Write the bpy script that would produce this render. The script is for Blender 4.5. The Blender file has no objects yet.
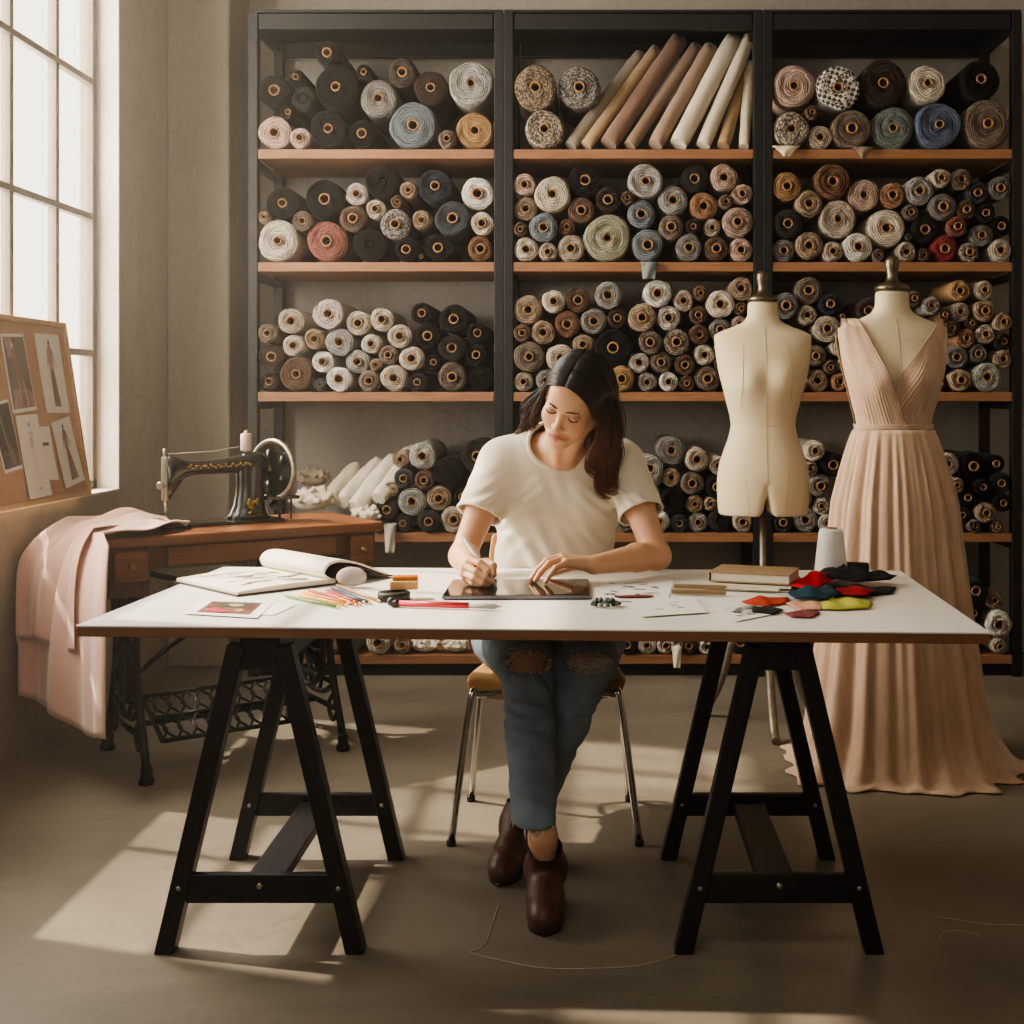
import bpy, math, random
import numpy as np
from mathutils import Vector, Matrix

random.seed(7)
SC = bpy.context.scene
COL = SC.collection
PI = math.pi
CAM_H, FPX, CX, CY = 1.25, 1245.0, 596.0, 398.0

def at(px, py, d):                      # photo pixel at depth d -> world point
    return Vector(((px - CX) / FPX * d, d, CAM_H - (py - CY) / FPX * d))
def on(px, py, z):                      # photo pixel on the horizontal plane z -> world point
    return at(px, py, (CAM_H - z) * FPX / (py - CY))

def lin(h):
    h = h.lstrip('#')
    c = [int(h[i:i + 2], 16) / 255 for i in (0, 2, 4)]
    return tuple(x / 12.92 if x <= .04045 else ((x + .055) / 1.055) ** 2.4 for x in c)

# ------------------------------------------------------------------ materials
MATS = {}
def new_mat(name):
    m = bpy.data.materials.new(name); m.use_nodes = True
    nt = m.node_tree; b = nt.nodes['Principled BSDF']
    return m, nt, b
def N(nt, kind, **kw):
    n = nt.nodes.new(kind)
    for k, v in kw.items(): setattr(n, k, v)
    return n
def mathn(nt, op, a, b=None, c=None):
    n = N(nt, 'ShaderNodeMath', operation=op)
    for i, v in enumerate((a, b, c)):
        if v is None: continue
        if isinstance(v, (int, float)): n.inputs[i].default_value = v
        else: nt.links.new(v, n.inputs[i])
    return n.outputs[0]
def mixc(nt, fac, a, b, mode='MIX'):
    n = N(nt, 'ShaderNodeMix', data_type='RGBA', blend_type=mode)
    for sock, v in ((n.inputs[0], fac), (n.inputs[6], a), (n.inputs[7], b)):
        if isinstance(v, (int, float)): sock.default_value = v
        elif isinstance(v, tuple): sock.default_value = (*v[:3], 1)
        else: nt.links.new(v, sock)
    return n.outputs[2]
def coords(nt, scale=(1, 1, 1)):
    tc = N(nt, 'ShaderNodeTexCoord'); mp = N(nt, 'ShaderNodeMapping')
    mp.inputs['Scale'].default_value = scale
    nt.links.new(tc.outputs['Object'], mp.inputs[0])
    return mp.outputs[0]
def noise(nt, vec, scale, detail=4, rough=.6, dist=0):
    n = N(nt, 'ShaderNodeTexNoise')
    n.inputs['Scale'].default_value = scale; n.inputs['Detail'].default_value = detail
    n.inputs['Roughness'].default_value = rough; n.inputs['Distortion'].default_value = dist
    nt.links.new(vec, n.inputs['Vector'])
    return n.outputs['Fac']
def bump(nt, b, h, strength, dist=.01):
    n = N(nt, 'ShaderNodeBump'); n.inputs['Strength'].default_value = strength
    n.inputs['Distance'].default_value = dist
    nt.links.new(h, n.inputs['Height']); nt.links.new(n.outputs[0], b.inputs['Normal'])
def ramp(nt, fac, stops):
    n = N(nt, 'ShaderNodeValToRGB'); cr = n.color_ramp
    while len(cr.elements) < len(stops): cr.elements.new(.5)
    for e, (p, c) in zip(cr.elements, stops): e.position = p; e.color = (*c[:3], 1)
    nt.links.new(fac, n.inputs[0]); return n.outputs[0]

def pm(name, col, rough=.6, metal=0., ns=20., na=.15, stretch=(1, 1, 1), bs=0., spec=.5, sheen=0., coat=0., detail=4):
    """procedural material: base colour varied by object-space noise, optional bump"""
    if name in MATS: return MATS[name]
    c = lin(col) if isinstance(col, str) else col
    m, nt, b = new_mat(name)
    v = coords(nt, stretch); f = noise(nt, v, ns, detail)
    a1 = tuple(x * (1 - na) for x in c); a2 = tuple(min(1, x * (1 + na)) for x in c)
    nt.links.new(ramp(nt, f, [(.3, a1), (.7, a2)]), b.inputs['Base Color'])
    b.inputs['Roughness'].default_value = rough; b.inputs['Metallic'].default_value = metal
    b.inputs['Specular IOR Level'].default_value = spec
    if sheen: b.inputs['Sheen Weight'].default_value = sheen
    if coat: b.inputs['Coat Weight'].default_value = coat; b.inputs['Coat Roughness'].default_value = .15
    if bs: bump(nt, b, f, bs)
    MATS[name] = m
    return m

def wood(name, c1, c2, rough=.45, axis='x', ns=4.):
    if name in MATS: return MATS[name]
    m, nt, b = new_mat(name)
    sc = {'x': (1, 14, 14), 'y': (14, 1, 14), 'z': (14, 14, 1)}[axis]
    v = coords(nt, sc); f = noise(nt, v, ns, 6, .65, .6)
    nt.links.new(ramp(nt, f, [(.25, lin(c1)), (.75, lin(c2))]), b.inputs['Base Color'])
    b.inputs['Roughness'].default_value = rough
    bump(nt, b, f, .08, .004)
    MATS[name] = m; return m

def weave(name, col, rough=.9, scale=900., na=.12, sheen=.3, ns=9., bs=.25):
    """woven cloth: fine crossed threads over soft mottling"""
    if name in MATS: return MATS[name]
    c = lin(col) if isinstance(col, str) else col
    m, nt, b = new_mat(name)
    v = coords(nt); f = noise(nt, v, ns, 4)
    base = ramp(nt, f, [(.3, tuple(x * (1 - na) for x in c)), (.7, tuple(min(1, x * (1 + na)) for x in c))])
    f2 = noise(nt, v, scale, 1)
    nt.links.new(mixc(nt, mathn(nt, 'MULTIPLY', f2, .25), base, tuple(x * .6 for x in c)), b.inputs['Base Color'])
    b.inputs['Roughness'].default_value = rough; b.inputs['Sheen Weight'].default_value = sheen
    b.inputs['Specular IOR Level'].default_value = .2
    bump(nt, b, f2, bs, .002)
    MATS[name] = m; return m

# ------------------------------------------------------------------ mesh builder
class MB:
    def __init__(s): s.v = []; s.f = []; s.m = []; s.s = []
    def add(s, verts, faces, mi=0, smooth=True):
        o = len(s.v); s.v += [tuple(p) for p in verts]
        for f in faces: s.f.append(tuple(i + o for i in f)); s.m.append(mi); s.s.append(smooth)
        return s
    def box(s, c, size, R=None, mi=0):
        hx, hy, hz = (x / 2 for x in size)
        vs = [Vector((x, y, z)) for z in (-hz, hz) for y in (-hy, hy) for x in (-hx, hx)]
        if R is not None: vs = [R @ p for p in vs]
        c = Vector(c)
        return s.add([p + c for p in vs], [(0, 2, 3, 1), (4, 5, 7, 6), (0, 1, 5, 4), (2, 6, 7, 3), (0, 4, 6, 2), (1, 3, 7, 5)], mi, False)
    def box2(s, lo, hi, mi=0):
        return s.box([(a + b) / 2 for a, b in zip(lo, hi)], [b - a for a, b in zip(lo, hi)], None, mi)
    def bar(s, a, b, w, t, up=(0, 0, 1), mi=0):
        """rectangular bar from a to b; w across, t along 'up'"""
        a, b = Vector(a), Vector(b); y = (b - a).normalized(); x = y.cross(Vector(up)).normalized(); z = x.cross(y)
        R = Matrix((x, y, z)).transposed()
        return s.box((a + b) / 2, (w, (b - a).length, t), R, mi)
    def ring_loft(s, rings, cap0=True, cap1=True, mi=0, smooth=True, closed=True):
        n = len(rings[0]); o = len(s.v); vs = [p for r in rings for p in r]; fs = []
        for i in range(len(rings) - 1):
            for j in range(n if closed else n - 1):
                k = (j + 1) % n
                fs.append((i * n + j, i * n + k, (i + 1) * n + k, (i + 1) * n + j))
        s.add(vs, fs, mi, smooth)
        if cap0 and closed: s.f.append(tuple(o + j for j in reversed(range(n)))); s.m.append(mi); s.s.append(False)
        if cap1 and closed: s.f.append(tuple(o + (len(rings) - 1) * n + j for j in range(n))); s.m.append(mi); s.s.append(False)
        return s
    def tube(s, pts, r, n=8, cap=True, mi=0, flat=None):
        """swept round tube; r scalar or list; flat=(w,h) factors for an oval section"""
        pts = [Vector(p) for p in pts]; rs = r if isinstance(r, (list, tuple)) else [r] * len(pts)
        rings = []; prev = None
        for i, p in enumerate(pts):
            t = (pts[min(i + 1, len(pts) - 1)] - pts[max(i - 1, 0)])
            t = t.normalized() if t.length > 1e-9 else Vector((0, 0, 1))
            if prev is None:
                ref = Vector((0, 0, 1)) if abs(t.z) < .9 else Vector((1, 0, 0))
                x = t.cross(ref).normalized()
            else:
                x = (prev - t * prev.dot(t)); x = x.normalized() if x.length > 1e-9 else t.orthogonal().normalized()
            prev = x; y = t.cross(x); fw, fh = flat or (1, 1)
            rings.append([p + x * math.cos(2 * PI * j / n) * rs[i] * fw + y * math.sin(2 * PI * j / n) * rs[i] * fh for j in range(n)])
        return s.ring_loft(rings, cap, cap, mi)
    def lathe(s, prof, c=(0, 0, 0), axis=(0, 0, 1), n=24, cap=True, mi=0, sx=1.0, sy=1.0):
        """profile [(r, h)] turned about axis through c"""
        ax = Vector(axis).normalized(); x = ax.orthogonal().normalized()
        if abs(ax.z) > .99: x = Vector((1, 0, 0))
        y = ax.cross(x); c = Vector(c)
        rings = [[c + ax * h + x * math.cos(2 * PI * j / n) * r * sx + y * math.sin(2 * PI * j / n) * r * sy for j in range(n)] for r, h in prof]
        return s.ring_loft(rings, cap, cap, mi)
    def grid(s, rows, mi=0, smooth=True):
        return s.ring_loft(rows, False, False, mi, smooth, closed=False)
    def prism(s, poly, z0, z1, M=None, mi=0):
        """polygon (x,y) extruded z0..z1, placed by matrix M"""
        n = len(poly); vs = [Vector((x, y, z)) for z in (z0, z1) for x, y in poly]
        if M is not None: vs = [M @ p for p in vs]
        fs = [(j, (j + 1) % n, n + (j + 1) % n, n + j) for j in range(n)] + [tuple(reversed(range(n))), tuple(range(n, 2 * n))]
        return s.add(vs, fs, mi, False)
    def ball(s, c, r, n=12, mi=0, R=None):
        rx, ry, rz = r if isinstance(r, (tuple, list)) else (r, r, r); c = Vector(c)
        rings = []
        for i in range(n // 2 + 1):
            ph = PI * i / (n // 2); rr = max(math.sin(ph), 1e-4)
            ring = [Vector((math.cos(2 * PI * j / n) * rr * rx, math.sin(2 * PI * j / n) * rr * ry, -math.cos(ph) * rz)) for j in range(n)]
            rings.append([c + (R @ p if R is not None else p) for p in ring])
        return s.ring_loft(rings, True, True, mi)
    def build(s, name, mats, parent=None, bevel=0., subsurf=0, world=True, origin=None, solid=0.):
        return finish(name, np.array([tuple(p) for p in s.v], dtype=float).reshape(-1, 3), s.f, mats, parent, bevel, subsurf, world, origin, s.m, s.s, solid)

PMAT = {}
def finish(name, V, F, mats, parent=None, bevel=0., subsurf=0, world=True, origin=None, mi=None, sm=None, solid=0.):
    V = np.asarray(V, dtype=float)
    if parent is not None:
        if world:
            Mi = np.array(PMAT[parent.name].inverted()); V = V @ Mi[:3, :3].T + Mi[:3, 3]
        o0 = None
    else:
        o0 = origin if origin is not None else ((V[:, 0].min() + V[:, 0].max()) / 2, (V[:, 1].min() + V[:, 1].max()) / 2, V[:, 2].min())
        V = V - np.array(o0)
    me = bpy.data.meshes.new(name); me.from_pydata(V.tolist(), [], [tuple(map(int, f)) for f in F] if not isinstance(F, list) else F)
    for m in (mats if isinstance(mats, (list, tuple)) else [mats]): me.materials.append(m)
    if mi is not None: me.polygons.foreach_set('material_index', mi)
    me.polygons.foreach_set('use_smooth', sm if sm is not None else [True] * len(me.polygons))
    me.validate(); me.update()
    o = bpy.data.objects.new(name, me); COL.objects.link(o)
    if parent is not None:
        o.parent = parent; PMAT[o.name] = PMAT[parent.name]
    else:
        o.location = o0; PMAT[o.name] = Matrix.Translation(o0)
    if bevel:
        b = o.modifiers.new('Bevel', 'BEVEL'); b.width = bevel; b.segments = 2; b.limit_method = 'ANGLE'; b.angle_limit = math.radians(40)
    if solid:
        b = o.modifiers.new('Solidify', 'SOLIDIFY'); b.thickness = solid; b.offset = 0
    if subsurf:
        b = o.modifiers.new('Subsurf', 'SUBSURF'); b.levels = b.render_levels = subsurf
    return o

def tag(o, label, cat, group=None, kind=None):
    o['label'] = label; o['category'] = cat
    if group: o['group'] = group
    if kind: o['kind'] = kind
    return o
def struct(o): o['kind'] = 'structure'; return o
def thing(name, label, cat, loc=(0, 0, 0), rotz=0., group=None):
    o = bpy.data.objects.new(name, None); COL.objects.link(o)
    o.location = loc; o.rotation_euler = (0, 0, rotz); o.empty_display_size = .05
    PMAT[o.name] = Matrix.Translation(loc) @ Matrix.Rotation(rotz, 4, 'Z')
    return tag(o, label, cat, group)

# ------------------------------------------------------------------ implicit surfaces (bodies, boots, cloth)
class SDF:
    def __init__(s, lo, hi, h):
        s.lo = np.array(lo, float); s.h = h; s.n = np.ceil((np.array(hi) - s.lo) / h).astype(int) + 1
        s.F = np.full(s.n, 9.0, np.float32)
    def _region(s, lo, hi):
        a = np.clip(np.floor((np.array(lo) - s.lo) / s.h).astype(int), 0, s.n); b = np.clip(np.ceil((np.array(hi) - s.lo) / s.h).astype(int) + 1, 0, s.n)
        if (b <= a).any(): return None, None
        sl = tuple(slice(x, y) for x, y in zip(a, b))
        ax = [(s.lo[i] + s.h * np.arange(a[i], b[i])).astype(np.float32) for i in range(3)]
        return sl, np.stack(np.meshgrid(*ax, indexing='ij'), -1)
    def _put(s, sl, D, k, sub):
        A = s.F[sl]
        if sub:
            D = -D; hh = np.maximum(k - np.abs(A - D), 0) / k if k else 0
            s.F[sl] = np.maximum(A, D) + (hh * hh * k / 4 if k else 0)
        else:
            hh = np.maximum(k - np.abs(A - D), 0) / k if k else 0
            s.F[sl] = np.minimum(A, D) - (hh * hh * k / 4 if k else 0)
    def cap(s, a, b, ra, rb=None, k=.01, sub=False, squash=None):
        """tapered capsule a->b; squash=(dir, factor) makes the section 'factor' times as thick along dir"""
        rb = ra if rb is None else rb; a = np.array(a, float); b = np.array(b, float); R = max(ra, rb) * (max(1, squash[1]) if squash else 1) + k + 3 * s.h
        sl, P = s._region(np.minimum(a, b) - R, np.maximum(a, b) + R)
        if sl is None: return s
        if squash is not None:
            dv = np.array(squash[0], float); dv /= np.linalg.norm(dv); f = 1 / squash[1]
            def T(q): return q + (q @ dv)[..., None] * dv * (f - 1)
            P = T(P); a = T(a); b = T(b); sc = min(1., 1 / f)
        else: sc = 1.
        ab = b - a; L = max(ab @ ab, 1e-12); t = np.clip(((P - a) @ ab) / L, 0, 1)
        D = np.linalg.norm(P - a - t[..., None] * ab, axis=-1) - (ra + (rb - ra) * t)
        s._put(sl, (D * sc).astype(np.float32), k, sub); return s
    def chain(s, pts, rs, k=.006, squash=None):
        for i in range(len(pts) - 1): s.cap(pts[i], pts[i + 1], rs[i], rs[i + 1], k, squash=squash)
        return s
    def ell(s, c, r, R=None, k=.01, sub=False):
        c = np.array(c, float); r = np.array(r if hasattr(r, '__len__') else (r,) * 3, float); m = r.max() + k + 3 * s.h
        sl, P = s._region(c - m, c + m)
        if sl is None: return s
        Q = P - c
        if R is not None: Q = Q @ np.array(R)      # world -> local (columns of R are the axes)
        k0 = np.linalg.norm(Q / r, axis=-1); k1 = np.linalg.norm(Q / (r * r), axis=-1) + 1e-9
        s._put(sl, (k0 * (k0 - 1) / k1).astype(np.float32), k, sub); return s
    def field(s, fn, lo, hi, k=0., sub=False):
        sl, P = s._region(lo, hi); s._put(sl, fn(P[..., 0], P[..., 1], P[..., 2]).astype(np.float32), k, sub); return s
    def sample(s, p):
        i = np.clip(np.round((np.array(p) - s.lo) / s.h).astype(int), 0, s.n - 1); return float(s.F[tuple(i)])
    def mesh(s):
        F = s.F; ins = F < 0; nx, ny, nz = F.shape
        cnt = np.zeros((nx - 1, ny - 1, nz - 1), np.int8)
        for dx in (0, 1):
            for dy in (0, 1):
                for dz in (0, 1): cnt += ins[dx:nx - 1 + dx, dy:ny - 1 + dy, dz:nz - 1 + dz]
        ids = np.flatnonzero((cnt > 0) & (cnt < 8)); I, J, K = np.unravel_index(ids, cnt.shape)
        acc = np.zeros((len(ids), 3)); w = np.zeros(len(ids))
        cor = [(a, b, c) for a in (0, 1) for b in (0, 1) for c in (0, 1)]
        vals = {c: F[I + c[0], J + c[1], K + c[2]] for c in cor}
        for c in cor:
            for ax in range(3):
                if c[ax]: continue
                e = list(c); e[ax] = 1; va, vb = vals[c], vals[tuple(e)]; m = (va < 0) != (vb < 0)
                t = np.where(m, va / np.where(m, va - vb, 1), 0)
                p = np.tile(np.array(c, float), (len(ids), 1)); p[:, ax] += t
                acc += p * m[:, None]; w += m
        V = (acc / w[:, None] + np.stack([I, J, K], 1)) * s.h + s.lo
        quads = []; sh = cnt.shape
        for ax in range(3):
            a = [slice(None)] * 3; b = [slice(None)] * 3; a[ax] = slice(0, -1); b[ax] = slice(1, None)
            ch = ins[tuple(a)] != ins[tuple(b)]; E = np.argwhere(ch); u, v = (ax + 1) % 3, (ax + 2) % 3
            E = E[(E[:, u] > 0) & (E[:, v] > 0) & (E[:, u] < sh[u]) & (E[:, v] < sh[v])]
            q = []
            for du, dv in ((1, 1), (0, 1), (0, 0), (1, 0)):
                c = E.copy(); c[:, u] -= du; c[:, v] -= dv
                q.append(np.searchsorted(ids, np.ravel_multi_index(c.T, sh)))
            q = np.stack(q, 1); fl = ~ins[tuple(E.T)]; q[fl] = q[fl][:, ::-1]; quads.append(q)
        return V, np.concatenate(quads)

def smooth_mesh(V, Q, it=2, lam=.5):
    e = np.concatenate([Q[:, [i, (i + 1) % 4]] for i in range(4)]); e = np.concatenate([e, e[:, ::-1]])
    for _ in range(it):
        A = np.zeros_like(V); n = np.zeros(len(V)); np.add.at(A, e[:, 0], V[e[:, 1]]); np.add.at(n, e[:, 0], 1)
        V = V + lam * (A / np.maximum(n, 1)[:, None] - V)
    return V
def prune(V, Q, keep):
    Q = Q[keep[Q].all(1)]; u, inv = np.unique(Q, return_inverse=True); return V[u], inv.reshape(Q.shape)
def loops(Q):
    """ordered boundary loops of a quad mesh"""
    from collections import Counter, defaultdict
    c = Counter()
    for q in Q.tolist():
        for i in range(4): c[tuple(sorted((q[i], q[(i + 1) % 4])))] += 1
    adj = defaultdict(list)
    for (a, b), n in c.items():
        if n == 1: adj[a].append(b); adj[b].append(a)
    seen = set(); out = []
    for st in adj:
        if st in seen: continue
        L = [st]; seen.add(st)
        while True:
            nx = [x for x in adj[L[-1]] if x not in seen]
            if not nx: break
            L.append(nx[0]); seen.add(nx[0])
        if len(L) > 8: out.append(L)
    return out
def relax_loop(P, it=6):
    P = np.array(P)
    for _ in range(it): P = (np.roll(P, 1, 0) + 2 * P + np.roll(P, -1, 0)) / 4
    return P
def catmull(pts, n=6):
    P = [Vector(p) for p in pts]; P = [P[0] * 2 - P[1]] + P + [P[-1] * 2 - P[-2]]; out = []
    for i in range(1, len(P) - 2):
        for j in range(n):
            t = j / n; a, b, c, d = P[i - 1:i + 3]
            out.append(.5 * ((2 * b) + (c - a) * t + (2 * a - 5 * b + 4 * c - d) * t * t + (3 * b - a - 3 * c + d) * t ** 3))
    out.append(P[-2]); return out
# ------------------------------------------------------------------ camera, light, world
cam = bpy.data.objects.new('camera', bpy.data.cameras.new('camera')); COL.objects.link(cam)
cam.location = (0, 0, CAM_H); cam.rotation_euler = (PI / 2, 0, 0)
cam.data.sensor_width = 36; cam.data.lens = FPX / 1024 * 36
cam.data.shift_x = -(CX - 512) / 1024; cam.data.shift_y = -(512 - CY) / 1024
cam.data.clip_start = .05; cam.data.clip_end = 100
SC.camera = cam

SUN = Vector((1.0, -.30, -1.28)).normalized()
def light(name, kind, loc, energy, color, aim=None, **kw):
    l = bpy.data.lights.new(name, kind); l.energy = energy; l.color = color
    for k, v in kw.items(): setattr(l, k, v)
    o = bpy.data.objects.new(name, l); COL.objects.link(o); o.location = loc
    if aim is not None: o.rotation_euler = Vector(aim).to_track_quat('-Z', 'Y').to_euler()
    return o
light('sun', 'SUN', (-6, 5, 8), 6.2, (1, .86, .70), SUN, angle=math.radians(1.2))
light('window_skylight', 'AREA', (-2.62, 4.1, 2.2), 270, (1, .91, .79), (1, -.12, -.24), shape='RECTANGLE', size=2.6, size_y=2.4)
light('ceiling_fill', 'AREA', (-.9, 1.3, 3.5), 20, (1, .90, .78), (.15, .55, -.8), shape='RECTANGLE', size=2.0, size_y=1.4)  # added soft fill near the ceiling, stands for no real lamp
light('front_fill', 'AREA', (-1.1, -.9, 2.0), 24, (1, .90, .80), (.2, 1, -.25), shape='RECTANGLE', size=2.2, size_y=1.6)  # added fill light behind the camera, no such lamp in the room

w = bpy.data.worlds.new('World'); SC.world = w; w.use_nodes = True
bg = w.node_tree.nodes['Background']
wt = w.node_tree
tc = N(wt, 'ShaderNodeTexCoord'); sx = N(wt, 'ShaderNodeSeparateXYZ'); wt.links.new(tc.outputs['Generated'], sx.inputs[0])
wt.links.new(ramp(wt, sx.outputs['Z'], [(.0, (1, .93, .80)), (.5, (1, .97, .90))]), bg.inputs['Color'])
bg.inputs['Strength'].default_value = 2.6
SC.view_settings.view_transform = 'AgX'
SC.view_settings.look = 'AgX - Medium High Contrast'
SC.view_settings.exposure = 0.30
SC.cycles.use_denoising = True
SC.cycles.max_bounces = 8; SC.cycles.diffuse_bounces = 4; SC.cycles.transparent_max_bounces = 12
SC.cycles.sample_clamp_indirect = 4

# ------------------------------------------------------------------ room shell
XL, YB, XR, YF, ZC = -1.99, 6.12, 2.75, -1.2, 3.7
def concrete(name, c1, c2, rough=.8, sc=1.5, bs=.25, fine=40., streak=(1, 1, .35), crack=.35):
    m, nt, b = new_mat(name)
    v = coords(nt, streak); v0 = coords(nt)
    f = noise(nt, v, sc, 8, .62, .3); g = noise(nt, v0, fine, 6, .7)
    base = ramp(nt, f, [(.3, lin(c1)), (.72, lin(c2))])
    dark = ramp(nt, g, [(.25, (.55, .52, .48)), (.5, (1, 1, 1))])
    c = mixc(nt, .55, base, dark, 'MULTIPLY')
    # hairline cracks
    vo = N(nt, 'ShaderNodeTexVoronoi', feature='DISTANCE_TO_EDGE'); vo.inputs['Scale'].default_value = .9
    mv = N(nt, 'ShaderNodeMix', data_type='VECTOR'); mv.inputs[0].default_value = .22
    nn = N(nt, 'ShaderNodeTexNoise'); nn.inputs['Scale'].default_value = 3.; nn.inputs['Detail'].default_value = 5
    nt.links.new(v0, nn.inputs['Vector']); nt.links.new(v0, mv.inputs[4]); nt.links.new(nn.outputs['Color'], mv.inputs[5])
    nt.links.new(mv.outputs[1], vo.inputs['Vector'])
    cr = ramp(nt, vo.outputs['Distance'], [(.0, (.62, .58, .54)), (.004, (1, 1, 1))])
    c = mixc(nt, crack, c, cr, 'MULTIPLY')
    nt.links.new(c, b.inputs['Base Color'])
    nt.links.new(mathn(nt, 'MULTIPLY_ADD', g, .25, rough - .12), b.inputs['Roughness'])
    bump(nt, b, mathn(nt, 'ADD', mathn(nt, 'MULTIPLY', f, .6), mathn(nt, 'MULTIPLY', g, .4)), bs, .01)
    return m
M_wall = concrete('wall_concrete', '#8f8678', '#aba294')
M_wall_back = concrete('back_wall_concrete', '#96908a', '#aea8a1')
M_floor = concrete('floor_concrete', '#676055', '#8f8678', rough=.40, sc=1.3, bs=.10, fine=34., streak=(.5, 1.3, 1), crack=.15)
M_reveal = concrete('reveal_plaster', '#b9b2a4', '#d6d0c3', sc=3.)
M_frame = pm('window_frame_paint', '#6f6253', .55, ns=30)
m, nt, b = new_mat('window_glass'); MATS['window_glass'] = m     # thin clear pane: mostly transmits, faint reflection
out = nt.nodes['Material Output']; tr = N(nt, 'ShaderNodeBsdfTransparent'); gl = N(nt, 'ShaderNodeBsdfGlossy'); mx = N(nt, 'ShaderNodeMixShader')
tr.inputs[0].default_value = (.97, .96, .92, 1); gl.inputs['Roughness'].default_value = .06
lw = N(nt, 'ShaderNodeFresnel'); lw.inputs[0].default_value = 1.35
nt.links.new(lw.outputs[0], mx.inputs[0]); nt.links.new(tr.outputs[0], mx.inputs[1]); nt.links.new(gl.outputs[0], mx.inputs[2]); nt.links.new(mx.outputs[0], out.inputs[0])

struct(MB().box2((XL - .35, YF, -.12), (XR, YB + .2, 0)).build('floor', M_floor))
struct(MB().box2((XL - .4, YF - .2, ZC), (XR + .2, YB + .2, ZC + .15)).build('ceiling', M_wall))
struct(MB().box2((XL - .4, YB, 0), (XR + .2, YB + .2, ZC)).build('wall_back', M_wall_back))
struct(MB().box2((XR, YF, 0), (XR + .2, YB, ZC)).build('wall_right', M_wall))
struct(MB().box2((XL - .4, YF - .2, 0), (XR + .2, YF, ZC)).build('wall_front', M_wall))
WY0, WY1, WZ0, WZ1, WT = 3.07, 5.2, .866, 3.55, .17
wl = MB()
wl.box2((XL - WT, YF, 0), (XL, WY0, ZC)).box2((XL - WT, WY1, 0), (XL, YB, ZC))
wl.box2((XL - WT, WY0, 0), (XL, WY1, WZ0)).box2((XL - WT, WY0, WZ1), (XL, WY1, ZC))
struct(wl.build('wall_left', M_wall))
rv = MB().box2((XL - .11, WY1 - .012, WZ0), (XL + .002, WY1, WZ1)).box2((XL - .11, WY0, WZ0), (XL + .002, WY0 + .012, WZ1))
struct(rv.build('trim_1', M_reveal, bevel=.003))
struct(MB().box2((XL - .15, WY0, WZ0 - .002), (XL + .004, WY1, WZ0 + .008)).build('trim_2', M_reveal, bevel=.004))
struct(MB().box2((XL, 5.77, 0), (-1.70, YB, ZC)).build('pillar', M_wall, bevel=.012))
# window: frame, glazing bars, panes
win = thing('window_1', 'tall steel-framed grid window glowing with daylight in the left wall', 'window', (XL - .11, (WY0 + WY1) / 2, WZ0))
win['kind'] = 'structure'
GX = XL - .115
fr = MB()
fr.box2((GX - .03, WY1 - .05, WZ0), (GX + .025, WY1 - .012, WZ1)).box2((GX - .03, WY0 + .012, WZ0), (GX + .025, WY0 + .05, WZ1))
fr.box2((GX - .03, WY0, WZ0 + .008), (GX + .025, WY1, WZ0 + .045)).box2((GX - .03, WY0, WZ1 - .05), (GX + .025, WY1, WZ1))
fr.build('window_frame', M_frame, win, bevel=.003)
bars_y = [3.70, 4.075, 4.45, 4.83]; bars_z = [1.436, 2.0, 2.56, 3.12]
for y in bars_y: MB().box2((GX - .018, y - .014, WZ0 + .045), (GX + .018, y + .014, WZ1 - .05)).build('glazing_bar', M_frame, win, bevel=.003)
for z in bars_z: MB().box2((GX - .014, WY0 + .05, z - .013), (GX + .022, WY1 - .05, z + .013)).build('glazing_bar', M_frame, win, bevel=.003)
ys = [WY0 + .05] + bars_y + [WY1 - .05]; zs = [WZ0 + .045] + bars_z + [WZ1 - .05]
for i in range(len(ys) - 1):
    for j in range(len(zs) - 1):
        MB().add([(GX, ys[i], zs[j]), (GX, ys[i + 1], zs[j]), (GX, ys[i + 1], zs[j + 1]), (GX, ys[i], zs[j + 1])], [(0, 1, 2, 3)]).build('pane', MATS['window_glass'], win)

# thin sunlit dust haze hanging in the room
m, nt, b = new_mat('dust_haze'); nt.nodes.remove(b)
vs = N(nt, 'ShaderNodeVolumeScatter'); vs.inputs['Color'].default_value = (1, .93, .82, 1); 
gp = N(nt, 'ShaderNodeNewGeometry'); sxp = N(nt, 'ShaderNodeSeparateXYZ'); nt.links.new(gp.outputs['Position'], sxp.inputs[0])
mr = N(nt, 'ShaderNodeMapRange', interpolation_type='SMOOTHSTEP')          # densest in the light by the window
for k, v_ in ((1, -2.1), (2, .9), (3, .015), (4, .004)): mr.inputs[k].default_value = v_
nt.links.new(sxp.outputs[0], mr.inputs[0]); nt.links.new(mr.outputs[0], vs.inputs['Density']); vs.inputs['Anisotropy'].default_value = .45
m.cycles.volume_step_rate = 4
nt.links.new(vs.outputs[0], nt.nodes['Material Output'].inputs['Volume'])
hz = MB().box2((XL - .25, YF - .1, -.06), (XR + .1, YB + .1, ZC + .1)).build('haze', m)
tag(hz, 'faint warm sunlit haze filling the air of the room', 'haze', kind='stuff')
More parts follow.
